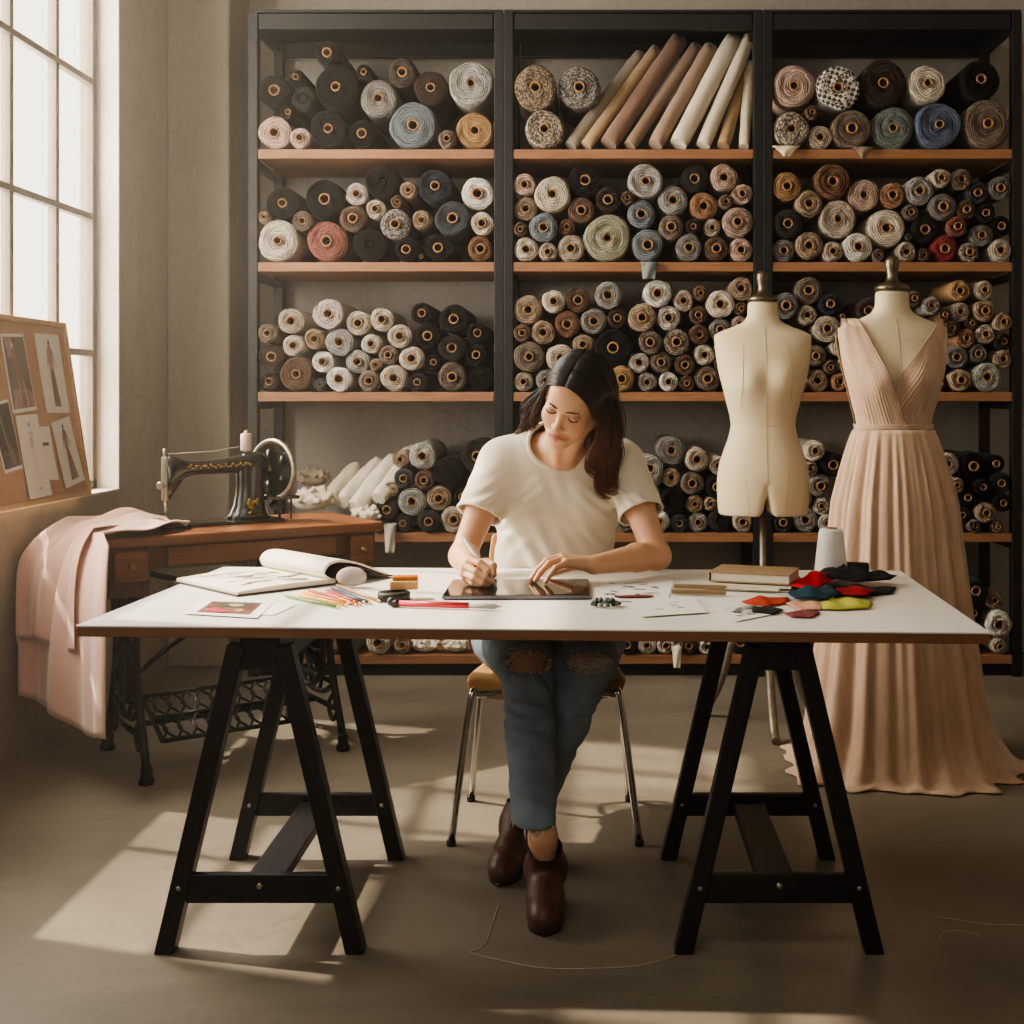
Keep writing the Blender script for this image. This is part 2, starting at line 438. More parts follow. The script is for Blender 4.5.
# ------------------------------------------------------------------ shelving racks
M_steel = pm('dark_steel', '#1c1d1f', .5, .3, ns=40, na=.2)
M_board = wood('shelf_board', '#7a5238', '#a07454', .5)
SD, SF = 6.08, 5.58                        # back and front depth of the racks
BAYS = [('left', 248, 503.5), ('middle', 503.7, 763), ('right', 763.2, 1022)]
LEV = [(149, 'top'), (262, 'second'), (392, 'third'), (533, 'fourth'), (655, 'bottom')]
SZ = [at(0, y, SF).z for y, _ in LEV]
BT = .042
BX = []
TOPZ = at(0, 12, SF).z
for nm, p0, p1 in BAYS:
    x0, x1 = at(p0, 0, SF).x, at(p1, 0, SF).x; BX.append((x0 + .043, x1 - .043))
    r = thing('shelving_rack', {'left': 'dark steel rack with wooden shelves, next to the concrete corner pillar',
                                'middle': 'dark steel rack with wooden shelves, middle of three, behind the seated woman',
                                'right': 'dark steel rack with wooden shelves, behind the blush dress'}[nm], 'shelf', ((x0 + x1) / 2, SF, 0), 0, 'steel racks along the back wall')
    for x in (x0, x1 - .042):
        for y in (SF, SD - .05): MB().box2((x, y, 0), (x + .042, y + .05, TOPZ)).build('upright', M_steel, r, bevel=.003)
    for z in SZ:
        MB().box2((x0 + .0425, SF + .004, z - BT), (x1 - .0425, SD - .01, z)).build('shelf_board', M_board, r, bevel=.003)
    for y, h in ((SF + .006, .03), (SD - .04, .03)):
        MB().box2((x0 + .048, y, TOPZ - .075), (x1 - .048, y + h, TOPZ - .005)).build('top_beam', M_steel, r, bevel=.003)
    MB().box2((x0 + .002, SF + .002, TOPZ), (x1 - .002, SD - .002, TOPZ + .012)).build('top_panel', M_steel, r, bevel=.002)
    MB().box2((x0 + .048, SF + .03, .0), (x1 - .048, SF + .055, SZ[4] - BT - .001)).build('plinth', M_steel, r, bevel=.002)
    for x in (x0 + .01, x1 - .035):
        MB().box2((x, SF + .05, TOPZ - .07), (x + .025, SD - .05, TOPZ - .02)).build('side_rail', M_steel, r)
        for z in SZ: MB().box2((x, SF + .05, z - BT - .035), (x + .025, SD - .05, z - BT - .001)).build('side_rail', M_steel, r)

# ------------------------------------------------------------------ fabric rolls
PAL = {'black': '#1c1919', 'charcoal': '#373332', 'navy': '#2c3440', 'slate': '#434a52', 'steel blue': '#74828a', 'pale grey': '#a9a6a0', 'grey': '#85807a',
       'taupe': '#84705f', 'dark brown': '#46342a', 'brown': '#75543c', 'tan': '#b39472', 'beige': '#c6b39a', 'cream': '#dccdb2', 'white': '#e6e0d2', 'pink': '#cfa795',
       'blush': '#c6a08b', 'rust red': '#99503f', 'rust brown': '#8a5a3a', 'ochre': '#bd8a45', 'sage green': '#b0ad8d', 'denim blue': '#566a8c', 'scarlet': '#a8161c', 'sea grey': '#77827f',
       'orange tan': '#b9804f', 'pinkish white': '#d9c6bd'}
def roll_mat(kind):
    m, nt, b = new_mat('fabric_' + kind); MATS['fabric_' + kind] = m
    oi = N(nt, 'ShaderNodeObjectInfo'); tc = N(nt, 'ShaderNodeTexCoord'); geo = N(nt, 'ShaderNodeNewGeometry')
    col = oi.outputs['Color']; v = tc.outputs['Object']
    sp = N(nt, 'ShaderNodeSeparateXYZ'); nt.links.new(v, sp.inputs[0])
    rr = mathn(nt, 'SQRT', mathn(nt, 'ADD', mathn(nt, 'MULTIPLY', sp.outputs[0], sp.outputs[0]), mathn(nt, 'MULTIPLY', sp.outputs[2], sp.outputs[2])))
    ang = mathn(nt, 'ARCTAN2', sp.outputs[2], sp.outputs[0])
    n1 = noise(nt, v, 16, 4); n2 = noise(nt, v, 160, 3)
    rad = mathn(nt, 'ADD', mathn(nt, 'ADD', rr, mathn(nt, 'MULTIPLY', n1, .045)), mathn(nt, 'MULTIPLY', ang, .0012))
    ring = mathn(nt, 'MULTIPLY_ADD', mathn(nt, 'SINE', mathn(nt, 'MULTIPLY', rad, 2 * PI / .0105)), .5, .5)
    ns = N(nt, 'ShaderNodeSeparateXYZ'); nt.links.new(tc.outputs['Normal'], ns.inputs[0])
    front = mathn(nt, 'LESS_THAN', sp.outputs[1], .028)
    dk = mixc(nt, 1., col, (.20, .17, .15), 'MULTIPLY')  # shade in the gaps between wound layers, painted into the colour
    f = mathn(nt, 'MULTIPLY', mathn(nt, 'POWER', ring, 2.2), mathn(nt, 'MULTIPLY', front, .9))
    c = mixc(nt, f, col, dk)
    c = mixc(nt, mathn(nt, 'MULTIPLY', n2, .45), c, mixc(nt, 1., col, (.55, .52, .5), 'MULTIPLY'))
    if kind == 'tweed':
        vo = N(nt, 'ShaderNodeTexVoronoi'); vo.inputs['Scale'].default_value = 85; nt.links.new(v, vo.inputs['Vector'])
        c = mixc(nt, ramp(nt, vo.outputs['Distance'], [(.35, (0, 0, 0)), (.62, (.85, .85, .85))]), c, (.06, .045, .035))
    if kind == 'check':
        ck = N(nt, 'ShaderNodeTexChecker'); ck.inputs['Scale'].default_value = 62; nt.links.new(v, ck.inputs['Vector'])
        ck.inputs[1].default_value = (.62, .58, .52, 1); ck.inputs[2].default_value = (.03, .028, .026, 1)
        c = mixc(nt, .85, c, ck.outputs[0])
    nt.links.new(c, b.inputs['Base Color']); b.inputs['Roughness'].default_value = .9; b.inputs['Sheen Weight'].default_value = .04
    b.inputs['Specular IOR Level'].default_value = .10
    bump(nt, b, mathn(nt, 'ADD', mathn(nt, 'MULTIPLY', ring, mathn(nt, 'MULTIPLY', front, .8)), n2), .5, .006)
    return m
for k in ('plain', 'tweed', 'check'): roll_mat(k)
M_core = pm('cardboard_core', '#94714b', .85, ns=60, na=.25)
M_core_dark = pm('core_hollow_shade', '#140d08', .95, ns=20)  # dark disc inside the tube: shade of the hollow painted as colour

def roll_mesh(R, rc, L, rnd, flap=None, squash=(1, 1)):
    n = 36; mb = MB(); ph = [rnd.uniform(0, 6.28) for _ in range(3)]; am = [rnd.uniform(.008, .035), rnd.uniform(.006, .022), rnd.uniform(.003, .014)]
    sp_a = rnd.uniform(.015, .05); ex, ez = rnd.uniform(-.10, .10) * (R - rc), rnd.uniform(-.10, .10) * (R - rc)
    def out(t): return 1 - sp_a * (((t - ph[0]) / (2 * PI)) % 1) + am[0] * math.sin(2 * t + ph[0]) + am[1] * math.sin(3 * t + ph[1]) + am[2] * math.sin(5 * t + ph[2])
    nr = max(4, min(9, int((R - rc) / .011))); rings = []
    rings.append([(rc * math.cos(2 * PI * j / n), .02, rc * math.sin(2 * PI * j / n)) for j in range(n)])
    for i in range(nr + 1):
        f = i / nr; r = rc + (R - rc) * f
        y = (.008 if i % 2 else -.004) + rnd.uniform(-.005, .005) + (.012 if i == nr else 0)
        w = f * f
        rings.append([(r * (1 + (out(2 * PI * j / n) - 1) * w) * math.cos(2 * PI * j / n) * (1 + (squash[0] - 1) * w),
                       y + .004 * math.sin(3 * 2 * PI * j / n + i), r * (1 + (out(2 * PI * j / n) - 1) * w) * math.sin(2 * PI * j / n) * (1 + (squash[1] - 1) * w)) for j in range(n)])
    for y in (.035, L * .5, L - .01, L):
        k = .985 if y == L else 1.
        rings.append([(R * k * out(2 * PI * j / n) * math.cos(2 * PI * j / n) * squash[0], y, R * k * out(2 * PI * j / n) * math.sin(2 * PI * j / n) * squash[1]) for j in range(n)])
    mb.ring_loft(rings, False, True)
    return mb
def core_mesh(rc, prot):
    mb = MB(); ri = rc * .70; p = [(rc, .10), (rc, -prot), (rc * .93, -prot - .003), (ri * 1.06, -prot - .003), (ri, -prot), (ri, .07)]
    n = 20; rings = [[(r * math.cos(2 * PI * j / n), y, r * math.sin(2 * PI * j / n)) for j in range(n)] for r, y in p]
    mb.ring_loft(rings, False, False)
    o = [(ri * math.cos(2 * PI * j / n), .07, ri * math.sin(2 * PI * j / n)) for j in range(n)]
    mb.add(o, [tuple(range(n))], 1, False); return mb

def crop(ox, oy, s): return lambda u, v, r: (ox + u / s, oy + v / s, r / s)
KA, KB, KC = crop(240, 40, 3.793), crop(500, 20, 3.793), crop(754, 40, 3.793)
KD, KE, KF = crop(240, 280, 3.6556), crop(500, 270, 3.5296), crop(754, 260, 3.4148)
KP = crop(0, 0, 1.0)
# (bay, shelf): (frame, rows of u v r colour [kind])  -- read off the shelves one roll at a time
ROLLS = {
 (0, 0): (KA, """115 185 60 black; 190 148 30 black; 258 205 46 charcoal n; 345 102 46 black; 375 230 82 black; 183 273 30 black; 123 350 60 pink; 226 362 38 blush; 325 335 70 black;
   460 345 52 black; 490 160 30 black; 537 250 72 grey; 668 165 55 charcoal t; 765 250 62 dark_brown; 885 205 84 pale_grey; 660 342 88 steel_blue; 785 368 34 taupe; 890 345 70 ochre"""),
 (0, 1): (KA, """160 632 60 black; 90 665 23 tan; 138 765 75 cream; 238 720 37 taupe; 330 628 75 black; 325 775 76 rust_red; 443 600 40 pinkish_white; 450 690 50 brown t; 505 643 36 beige;
   530 562 64 black n; 545 710 56 pale_grey t; 607 622 25 brown; 650 570 33 tan; 680 672 37 tan; 500 795 62 black n; 640 800 44 black; 700 825 18 black; 745 590 66 navy; 805 690 66 slate; 885 605 60 white; 922 703 42 cream;
   790 792 52 black; 912 795 48 rust_brown"""),
 (0, 2): (KD, """95 195 35 taupe; 185 150 46 beige; 198 235 38 cream; 265 210 38 tan; 330 155 54 pinkish_white; 435 160 43 cream; 515 155 42 beige; 370 240 50 pale_grey; 480 245 36 cream; 565 215 43 beige;
   540 270 34 taupe; 105 298 46 dark_brown; 100 362 36 dark_brown; 205 345 62 brown; 313 313 38 white; 405 318 42 pale_grey; 485 310 22 tan; 290 382 23 slate; 365 375 44 white; 458 373 38 taupe; 555 368 48 beige;
   620 305 44 cream; 665 125 38 black; 780 145 52 black; 690 203 44 black; 765 250 48 charcoal; 700 280 30 black; 865 205 38 black; 865 290 38 black; 645 380 34 charcoal; 790 362 52 taupe t; 882 372 46 black n"""),
 (0, 3): (KD, """670 665 48 pale_grey; 615 693 30 tan; 610 745 36 slate; 553 772 28 tan; 700 745 36 brown; 545 845 40 charcoal; 640 812 50 pale_grey; 732 812 44 tan; 590 898 32 charcoal; 685 890 40 charcoal;
   768 888 46 beige; 765 690 54 black n; 850 655 58 charcoal; 815 800 36 black; 500 930 22 tan; 860 770 40 taupe; 850 880 40 beige"""),
 (0, 4): (KP, """330 644 9 beige; 351 647 8 taupe; 378 645 12 cream; 402 646 9 tan; 300 645 10 grey"""),
 (1, 0): (KB, """103 312 80 tan t; 247 258 78 pale_grey t; 150 415 72 beige t"""),
 (1, 1): (KB, """88 632 40 pink; 85 720 44 tan; 70 790 27 brown t; 95 868 46 cream; 192 675 68 cream; 165 787 55 steel_blue; 198 872 36 beige; 302 597 62 black; 310 728 50 brown; 267 798 32 rust_brown;
   290 870 50 beige; 405 678 50 dark_brown; 420 825 88 sage_green; 472 658 27 brown; 502 742 52 steel_blue; 565 637 66 pale_grey; 590 858 62 steel_blue; 630 770 48 taupe; 668 692 56 pale_grey; 713 590 56 charcoal;
   728 765 33 dark_brown; 712 855 52 grey; 788 690 56 orange_tan; 793 793 36 beige; 818 870 48 brown; 872 620 50 blush; 868 697 30 taupe; 935 678 40 blush; 897 772 56 blush; 912 870 44 pink"""),
 (2, 0): (KC, """150 180 78 blush; 308 203 80 pale_grey c; 475 178 88 dark_brown; 640 192 70 cream; 870 190 72 black; 139 338 68 cream t; 215 278 26 brown; 264 348 44 beige; 388 330 74 taupe; 545 322 78 sea_grey; 715 306 86 denim_blue; 926 300 90 taupe"""),
 (2, 1): (KC, """122 597 52 ochre; 305 545 66 rust_brown; 228 632 50 tan; 138 693 56 charcoal; 335 683 70 beige; 430 610 58 blush; 528 603 46 orange_tan; 492 728 74 cream; 110 797 42 grey; 203 792 50 tan; 293 797 38 beige;
   382 790 54 white; 620 603 52 pale_grey; 700 547 36 beige; 780 532 38 taupe; 715 622 50 grey; 590 675 30 taupe; 810 632 36 brown; 885 592 40 slate; 958 577 42 grey; 660 732 50 charcoal; 765 693 36 rust_red; 860 680 36 charcoal;
   948 678 38 black; 578 802 38 beige; 640 803 25 brown; 717 795 50 scarlet; 835 805 36 beige t; 862 742 40 grey; 936 800 42 cream; 480 825 24 taupe; 592 745 18 slate"""),
 (1, 2): (KE, """112 168 50 tan; 182 120 40 cream; 270 132 42 brown; 78 238 30 brown; 150 247 42 tan; 222 205 46 rust_brown; 340 190 46 grey; 390 118 46 pale_grey; 300 257 37 tan; 218 292 50 beige; 95 325 54 taupe;
   82 403 34 beige; 155 390 38 grey; 420 185 36 dark_brown; 402 280 64 black; 472 332 36 white; 440 393 44 ochre; 505 208 48 tan; 563 133 48 white; 602 210 42 white; 648 128 36 beige; 703 100 27 brown; 778 125 48 cream;
   838 80 40 tan; 703 165 32 brown; 770 203 38 grey; 700 233 34 brown; 530 280 40 taupe; 620 282 46 beige t; 716 300 36 cream; 565 343 38 taupe; 640 350 38 brown; 518 405 33 pale_grey; 584 405 34 white; 647 410 29 brown;
   714 392 43 taupe; 778 403 33 slate; 850 130 24 brown; 842 180 28 pink; 765 270 24 tan; 775 330 28 brown"""),
 (1, 3): (KE, """543 705 46 pale_grey; 610 648 48 grey; 692 685 42 beige; 608 738 32 tan; 553 792 38 beige; 668 765 40 taupe; 625 828 46 black n; 750 708 33 cream; 748 785 38 black; 708 853 30 tan; 757 845 24 tan;
   572 892 36 white; 637 902 31 slate; 702 908 33 pale_grey; 775 902 40 charcoal n; 858 908 36 beige; 440 905 32 grey; 410 840 34 taupe"""),
 (1, 4): (KP, """648 654 9 white; 664 646 9 cream; 689 650 9 brown; 707 650 8 white; 628 652 10 charcoal; 590 650 10 slate; 745 648 12 navy"""),
 (2, 2): (KF, """178 92 46 taupe; 107 148 44 grey; 180 172 33 beige; 245 145 36 navy; 150 222 34 steel_blue; 237 224 44 beige; 278 285 32 cream; 222 335 36 taupe; 278 345 28 beige; 243 384 24 brown; 190 388 26 tan; 233 430 36 tan;
   165 435 20 tan; 297 415 30 orange_tan; 292 180 20 black; 395 130 42 dark_brown; 555 125 27 brown; 605 135 30 pale_grey; 712 125 36 ochre; 793 130 32 beige; 656 170 22 brown; 735 185 32 beige; 797 195 36 tan; 705 240 27 brown;
   750 243 22 brown; 855 228 32 tan; 800 262 34 cream; 852 290 28 dark_brown; 727 292 31 orange_tan; 788 324 32 grey; 722 357 38 grey; 860 345 30 tan; 717 425 38 tan; 800 408 48 pale_grey; 640 380 26 slate; 640 430 28 brown"""),
 (2, 3): (KF, """213 655 34 cream; 195 712 25 tan; 265 712 42 charcoal; 233 766 38 grey; 205 820 26 tan; 217 870 28 cream; 217 918 30 white; 72 910 34 slate; 143 908 40 pale_grey; 670 700 38 beige; 695 752 26 tan;
   760 712 44 black; 832 708 30 black; 838 765 34 navy; 745 822 30 black; 850 830 30 black; 733 880 28 dark_brown; 795 885 34 tan; 702 925 20 tan; 752 924 22 taupe; 815 930 20 taupe; 790 770 28 black; 690 850 24 black"""),
 (2, 4): (KP, """978 592 12 navy; 996 607 9 tan; 998 630 13 white; 975 615 9 black; 983 636 8 cream; 975 651 8 tan; 1000 652 8 beige; 800 648 10 taupe"""),
}
SHELFN = ['top shelf', 'second shelf', 'third shelf', 'fourth shelf', 'bottom shelf']
ORD = ['first', 'second', 'third', 'fourth', 'fifth', 'sixth', 'seventh', 'eighth', 'ninth', 'tenth', 'eleventh', 'twelfth', 'thirteenth']
FLAPS = {}
def settle(C, x0, x1, z0, z1):
    """push touching rolls apart and keep them on the board and between the uprights"""
    home = [(c[0], c[1]) for c in C]
    for it in range(160):
        for i in range(len(C)):
            for j in range(i + 1, len(C)):
                dx, dz = C[j][0] - C[i][0], C[j][1] - C[i][1]; d = math.hypot(dx, dz) or 1e-6; ov = C[i][2] + C[j][2] + .001 - d
                if ov > 0:
                    wi = C[j][2] ** 2 / (C[i][2] ** 2 + C[j][2] ** 2); ux, uz = dx / d, dz / d
                    C[i][0] -= ux * ov * wi * .5; C[i][1] -= uz * ov * wi * .5; C[j][0] += ux * ov * (1 - wi) * .5; C[j][1] += uz * ov * (1 - wi) * .5
            c = C[i]
            if it < 110: c[0] += (home[i][0] - c[0]) * .10; c[1] += (home[i][1] - c[1]) * .10
            c[0] = min(max(c[0], x0 + c[2]), x1 - c[2]); c[1] = max(min(c[1], z1 - c[2]), z0 + c[2])
        if it > 100 and it < 150:
            for i, c in enumerate(C):               # a roll nothing holds up sinks a little until something does
                sup = c[1] - c[2] < z0 + .004 or any(o is not c and o[1] < c[1] and math.hypot(o[0] - c[0], o[1] - c[1]) < o[2] + c[2] + .004 for o in C)
                if not sup: c[1] -= .0012
    for i, c in enumerate(C):                        # what is still squeezed gets thinner
        for o in C[i + 1:]:
            ov = c[2] + o[2] - math.hypot(o[0] - c[0], o[1] - c[1])
            if ov > .002: c[2] -= ov * .5; o[2] -= ov * .5
N_ROLL = 0
for (bay, lev), (K, txt) in ROLLS.items():
    rows = [r.split() for r in txt.replace('\n', ' ').split(';')]
    C = []
    for r in rows:
        px, py, pr = K(float(r[0]), float(r[1]), float(r[2])); p = at(px, py, SF - .01)
        C.append([p.x, p.z, pr / FPX * SF * 1.05])
    settle(C, BX[bay][0], BX[bay][1], SZ[lev] + .001, (SZ[lev - 1] - BT if lev else TOPZ) - .02)
    keys = []
    for c, r in zip(C, rows):
        size = 'large' if c[2] > .088 else 'small' if c[2] < .05 else 'medium'
        pat = {'t': 'flecked tweed', 'c': 'black-checked'}.get(r[4] if len(r) > 4 else '', '')
        keys.append((size, r[3].replace('_', ' '), pat))
    for i, (c, r) in enumerate(zip(C, rows)):
        size, cn, pat = keys[i]; rnd = random.Random(bay * 1000 + lev * 100 + i)
        same = sorted([j for j in range(len(C)) if keys[j] == keys[i]], key=lambda j: C[j][0])
        desc = ' '.join(x for x in (size if size != 'medium' else 'mid-sized', cn, pat, 'roll') if x)
        place = SHELFN[lev] + ', ' + BAYS[bay][0] + ' rack'
        if len(same) == 1: lab = f'only {desc} of fabric on the {place}'
        elif len(same) == 2: lab = f'{desc}, {"left" if same[0] == i else "right"} one of two alike, {place}'
        else: lab = f'{desc}, {ORD[same.index(i)]} from left of {len(same)} alike, {place}'
        kind = r[4] if len(r) > 4 else ''
        R = c[2]; rc = min(.023, R * .40) if R < .07 else rnd.uniform(.020, .027)
        L = rnd.uniform(.42, .47); y0 = SF + rnd.uniform(-.012, .02)
        mb = roll_mesh(R * .992, rc, L, rnd)
        if kind == 'n':                              # end tucked in, no core on show
            mb.lathe([(rc, -.002), (rc * .6, -.006), (.001, -.004)], (0, 0.006, 0), (0, 1, 0), 20)
        o = mb.build('fabric_roll', MATS['fabric_' + {'t': 'tweed', 'c': 'check'}.get(kind, 'plain')], None, origin=(0, 0, 0))
        o.location = (c[0], y0, c[1]); o.rotation_euler = (0, rnd.uniform(0, 6.28), 0)
        base = lin(PAL[cn]); j = rnd.uniform(.80, 1.06); gy = sum(base) / 3; o.color = (*[min(1, (x * .66 + gy * .34) * j) for x in base], 1)
        tag(o, lab, 'fabric roll', f'fabric rolls on the {SHELFN[lev]} of the {BAYS[bay][0]} rack')
        PMAT[o.name] = Matrix.Identity(4)
        if kind != 'n':
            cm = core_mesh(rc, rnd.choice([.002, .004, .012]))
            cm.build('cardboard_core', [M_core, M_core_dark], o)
        N_ROLL += 1
print('rolls', N_ROLL)

def cloth_mat(col): return weave('cloth_' + col.strip('#'), col, .92, 700)
def long_roll(a, b, r, col, label, name='fabric_bolt', group='fabric bolts leaning on the top shelf of the middle rack', lumpy=.04):
    """bolt of cloth leaning from a (lower end) to b (upper end), rolled end with a core"""
    a, b = Vector(a), Vector(b); ax = b - a; L = ax.length; rnd = random.Random(label); n = 22
    ax.normalize(); x = ax.orthogonal().normalized(); y = ax.cross(x); rings = []; ph = rnd.uniform(0, 6)
    for i in range(15):
        t = i / 14; rr = r * (1 + lumpy * math.sin(t * 7 + ph) * .5 + .02 * math.sin(t * 23 + ph))
        if i in (0, 14): rr *= .93
        rings.append([a + ax * (L * t) + (x * math.cos(2 * PI * j / n) + y * math.sin(2 * PI * j / n)) * rr * (1 + .035 * math.sin(2 * 2 * PI * j / n + ph + t * 3) + lumpy * .6 * math.sin(5 * 2 * PI * j / n + ph * 2 + t * 9) + (.03 if j == int(t * 6 + ph) % n else 0)) for j in range(n)])
    inner = [[b + (x * math.cos(2 * PI * j / n) + y * math.sin(2 * PI * j / n)) * r * f - ax * dd for j in range(n)] for f, dd in ((.78, .0), (.62, .004), (.45, -.002), (.38, .01))]
    mb = MB().ring_loft(rings + inner, True, False)
    o = mb.build(name, cloth_mat(col)); tag(o, label, 'fabric roll', group)
    c = MB().tube([b - ax * .03, b + ax * .006], r * .38, 16); c.build('cardboard_core', M_core, o)
    return o
def bolt(u0, v0, u1, v1, r, col, label):
    p0, p1 = KB(u0, v0, r), KB(u1, v1, r); R = r / 3.793 / FPX * SF
    a = at(p0[0], p0[1], SF + .04); b = at(p1[0], p1[1], SF + .27); a.z = SZ[0] + R * .66
    long_roll(a, b, R * .97, col, label)
bolt(268, 462, 532, 132, 27, '#9d9082', 'grey-taupe bolt of cloth leaning at the left end of the leaning row')
bolt(326, 462, 592, 112, 26, '#b59a76', 'ochre-tan bolt of cloth, second in the row of leaning bolts')
bolt(412, 455, 682, 75, 38, '#86695a', 'thickest dark brown bolt in the row of leaning bolts')
bolt(492, 460, 745, 100, 26, '#927a68', 'slim brown bolt right of the thickest brown leaning bolt')
bolt(588, 460, 800, 105, 32, '#a08673', 'rosy-brown bolt left of the two tall cream leaning bolts')
bolt(676, 455, 885, 72, 36, '#d8cdb8', 'wide cream bolt, left of two tall cream leaning bolts')
bolt(770, 460, 945, 68, 29, '#d4c9b5', 'slimmer cream bolt, right of two tall cream leaning bolts')
bolt(846, 462, 928, 205, 25, '#a98a67', 'short tan bolt leaning near the right upright')
bolt(925, 462, 948, 165, 22, '#d3c7ae', 'narrow cream bolt standing almost upright against the upright')

# limp white cloth rolls and bundles on the fourth shelf of the left rack
def sh4(u, v, dy=.08): p = KD(u, v, 1); return at(p[0], p[1], SF + dy)
G4 = 'white cloth rolls on the fourth shelf of the left rack'
for (u0, v0, u1, v1, r, col, lab) in [
        (330, 800, 425, 690, 34, '#cbbfa8', 'nubbly cream cloth roll slumped behind the sewing machine wheel'),
        (372, 812, 505, 668, 30, '#ddd3c0', 'soft white cloth roll, left of three leaning on the fourth shelf'),
        (420, 835, 560, 660, 36, '#e2d9c8', 'thick white cloth roll, middle of three leaning on the fourth shelf'),
        (505, 800, 640, 625, 30, '#dcd2c0', 'long white cloth roll leaning on the grey rolls, fourth shelf')]:
    a, b = sh4(u0, v0, .0), sh4(u1, v1, .25); R = r / 3.6556 / FPX * SF
    a.z = max(a.z, SZ[3] + R); long_roll(a, b, R, col, lab, 'cloth_roll', G4, .10)
long_roll(sh4(600, 640, .2), sh4(720, 600, .42), 26 / 3.6556 / FPX * SF, '#c9bda8', 'limp cream cloth roll lying on top of the stack, fourth shelf', 'cloth_roll', G4, .1)
def bundle(c, r, col, label, group, seed=0, name='cloth_bundle'):
    """crumpled bundle of cloth"""
    rnd = random.Random(seed); c = Vector(c); s = SDF(c - Vector((r * 1.7,) * 3), c + Vector((r * 1.7,) * 3), r / 20)
    s.ell(c - Vector((0, 0, r * .2)), (r * .95, r * .6, r * .5), None, r * .1)
    for i in range(46):
        a, e = rnd.uniform(0, 6.28), rnd.uniform(-.3, 1.3); p = c + Vector((math.cos(a) * math.cos(e) * r * 1.0, math.sin(a) * math.cos(e) * r * .65, math.sin(e) * r * .45 - r * .1)); t = Vector((rnd.uniform(-.5, .5), rnd.uniform(-.3, .3), rnd.uniform(-.4, .3))) * r
        s.cap(p - t * .6, p + t * .6, r * rnd.uniform(.08, .17), r * rnd.uniform(.05, .13), r * .13)
    V, Q = s.mesh(); V = smooth_mesh(V, Q, 1); V[:, 2] = np.maximum(V[:, 2], c.z - r * .8)
    tag(finish(name, V, Q, cloth_mat(col)), label, 'cloth', group)
bundle(sh4(262, 812, -.0) + Vector((0, 0, .02)), .085, '#d3c8b2', 'fluffy cream cloth bundle behind the sewing machine', G4, 1)
bundle(sh4(268, 715, .3), .07, '#bfb29c', 'rounded beige cloth bundle at the back of the fourth shelf', G4, 2)
bundle(sh4(462, 850, -.03), .055, '#dfd6c4', 'ruffled white cloth bundle at the foot of the leaning white rolls', G4, 3)
G5 = 'white cloth bundles on the bottom shelf'
for px, py, r, lab, sd in [(425, 648, .055, 'crumpled white cloth bundle on the bottom shelf, left of its pair', 4), (456, 646, .055, 'crumpled white cloth bundle on the bottom shelf, beside the chair', 5)]:
    c = at(px, py, SF + .05); c.z = SZ[4] + r * .8; bundle(c, r, '#e0d8c8', lab, G5, sd)
# loose cloth ends hanging over the board edges
def flap(px0, px1, py0, py1, col, label, taper=.5, d=SF - .02):
    rows = []
    for i in range(9):
        t = i / 8; row = []
        for j in range(7):
            s = j / 6; xx = px0 + (px1 - px0) * (.5 + (s - .5) * (1 - taper * t))
            row.append(at(xx, py0 + (py1 - py0) * t, d - .012 - .012 * t + .008 * math.sin(s * 7 + t * 3)) )
        rows.append(row)
    top = [Vector((p.x, p.y + .09, p.z + .004)) for p in rows[0]]
    o = MB().grid([top] + rows).build('loose_cloth_end', cloth_mat(col), None, solid=.003)
    return tag(o, label, 'cloth')
flap(641, 657, 262, 279, '#7e8485', 'grey cloth end hanging over the second shelf edge, middle rack', .25)
flap(773, 800, 146, 156, '#d8c9ae', 'nubbly cream cloth corner drooping over the top shelf, right rack', .8)
flap(854, 873, 147, 158, '#84705f', 'taupe cloth corner drooping over the top shelf, right rack', .8)
flap(384, 396, 525, 553, '#b9b3a8', 'pale grey cloth strip hanging below the fourth shelf, left rack', .3)
flap(672, 682, 648, 668, '#e0d8c8', 'white cloth tail hanging over the bottom shelf, middle rack', .4)
